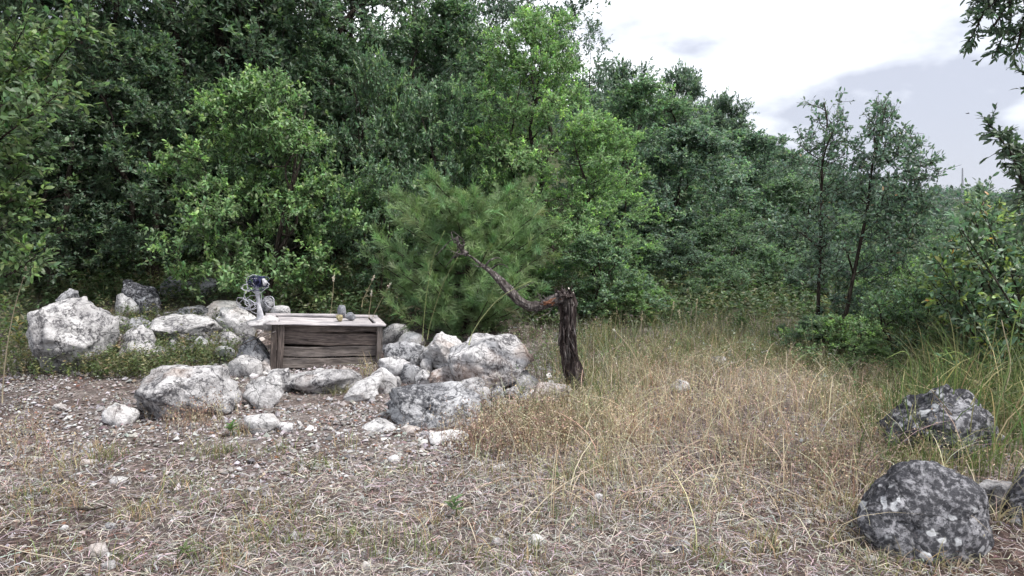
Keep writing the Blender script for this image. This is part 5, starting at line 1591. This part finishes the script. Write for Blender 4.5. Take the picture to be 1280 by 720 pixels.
tuft(1140, 592, 90, .34, (.16, .2, .08), 'green grass tuft before the left end of the grassy dark boulder', 14, .10)
tuft(1222, 596, 110, .42, (.16, .2, .08), 'taller green grass tuft before the right end of the grassy dark boulder', 15, .12)
tuft(1170, 585, 90, .30, (.3, .28, .15), 'dry green tuft before the grassy dark boulder', 12, .11)
tuft(1066, 645, 80, .20, (.38, .3, .21), 'brown tuft left of the spotted boulder', 13, .10)
tuft(236, 396, 30, .25, (.16, .2, .08), 'thin green tuft behind the grey slab', 6, .05)
tuft(178, 410, 60, .2, (.15, .2, .07), 'green tuft between the white rounded stone and the grey slab', 7, .07)

# ------------------------------------------------------------------ far things
c0 = P(1201, 285, 330.0); c1 = P(1196, 210, 330.0)
zb = G(c0[0], 330.0)
mast = thing('radio_mast', 'thin radio mast standing on the distant hill at the right', 'mast', (c0[0], 330.0, zb))
Hm = c1[2] - zb
m = MB()
for k in range(3):
    a = k * 2.094
    tube(m, [(.6 * math.cos(a), .6 * math.sin(a), -1), (.2 * math.cos(a) - 1.5, .2 * math.sin(a), Hm)], [.16, .12], 5)
m.build('mast_leg', M['mast_steel'], mast)
m = MB()
for k in range(24):
    f = k / 24; f2 = (k + 1) / 24
    a = k * 2.094
    tube(m, [((.6 - .4 * f) * math.cos(a) - 1.5 * f, (.6 - .4 * f) * math.sin(a), Hm * f), ((.6 - .4 * f2) * math.cos(a + 2.094) - 1.5 * f2, (.6 - .4 * f2) * math.sin(a + 2.094), Hm * f2)], .07, 4)
m.build('lattice', M['mast_steel'], mast)
# a bird far up in the sky
bc = P(1209.5, 142, 60.0)
bird = thing('bird', 'tiny dark bird flying in the pale sky at the right', 'bird', bc)
m = MB(); tube(m, [(-.16, 0, 0), (-.08, 0, .01), (.05, 0, .01), (.13, 0, .015), (.17, 0, .0)], [.01, .035, .04, .025, .006], 8)
m.build('body', M['feather'], bird, True)
for s in (-1, 1):
    m = MB(); m.add([(-.05, 0, .02), (.06, 0, .02), (.04, s * .16, .07), (-.04, s * .16, .065), (-.06, s * .32, .03)], [(0, 1, 2, 3)]); m.add_more_faces([(3, 2, 4)])
    m.build('wing', M['feather'], bird)

# ------------------------------------------------------------------ the air
hm = bpy.data.materials.new('haze_air'); hm.use_nodes = True
hm.node_tree.nodes.clear()
ho = hm.node_tree.nodes.new('ShaderNodeOutputMaterial'); hv = hm.node_tree.nodes.new('ShaderNodeVolumePrincipled')
hv.inputs['Color'].default_value = (0.80, 0.88, 1.0, 1)
hv.inputs['Density'].default_value = 0.00008
hv.inputs['Anisotropy'].default_value = 0.0
hm.node_tree.links.new(hv.outputs['Volume'], ho.inputs['Volume'])
m = MB()
hx, hy0, hy1, hz0, hz1 = 720.0, -70.0, 1520.0, float(Zg.min()) - 1.0, 42.0
m.add([(-hx, hy0, hz0), (hx, hy0, hz0), (hx, hy1, hz0), (-hx, hy1, hz0), (-hx, hy0, hz1), (hx, hy0, hz1), (hx, hy1, hz1), (-hx, hy1, hz1)],
      [(0, 3, 2, 1), (4, 5, 6, 7), (0, 1, 5, 4), (1, 2, 6, 5), (2, 3, 7, 6), (3, 0, 4, 7)])
tag(m.build('haze', hm), 'thin bluish summer haze over the whole place', 'haze', kind='stuff')
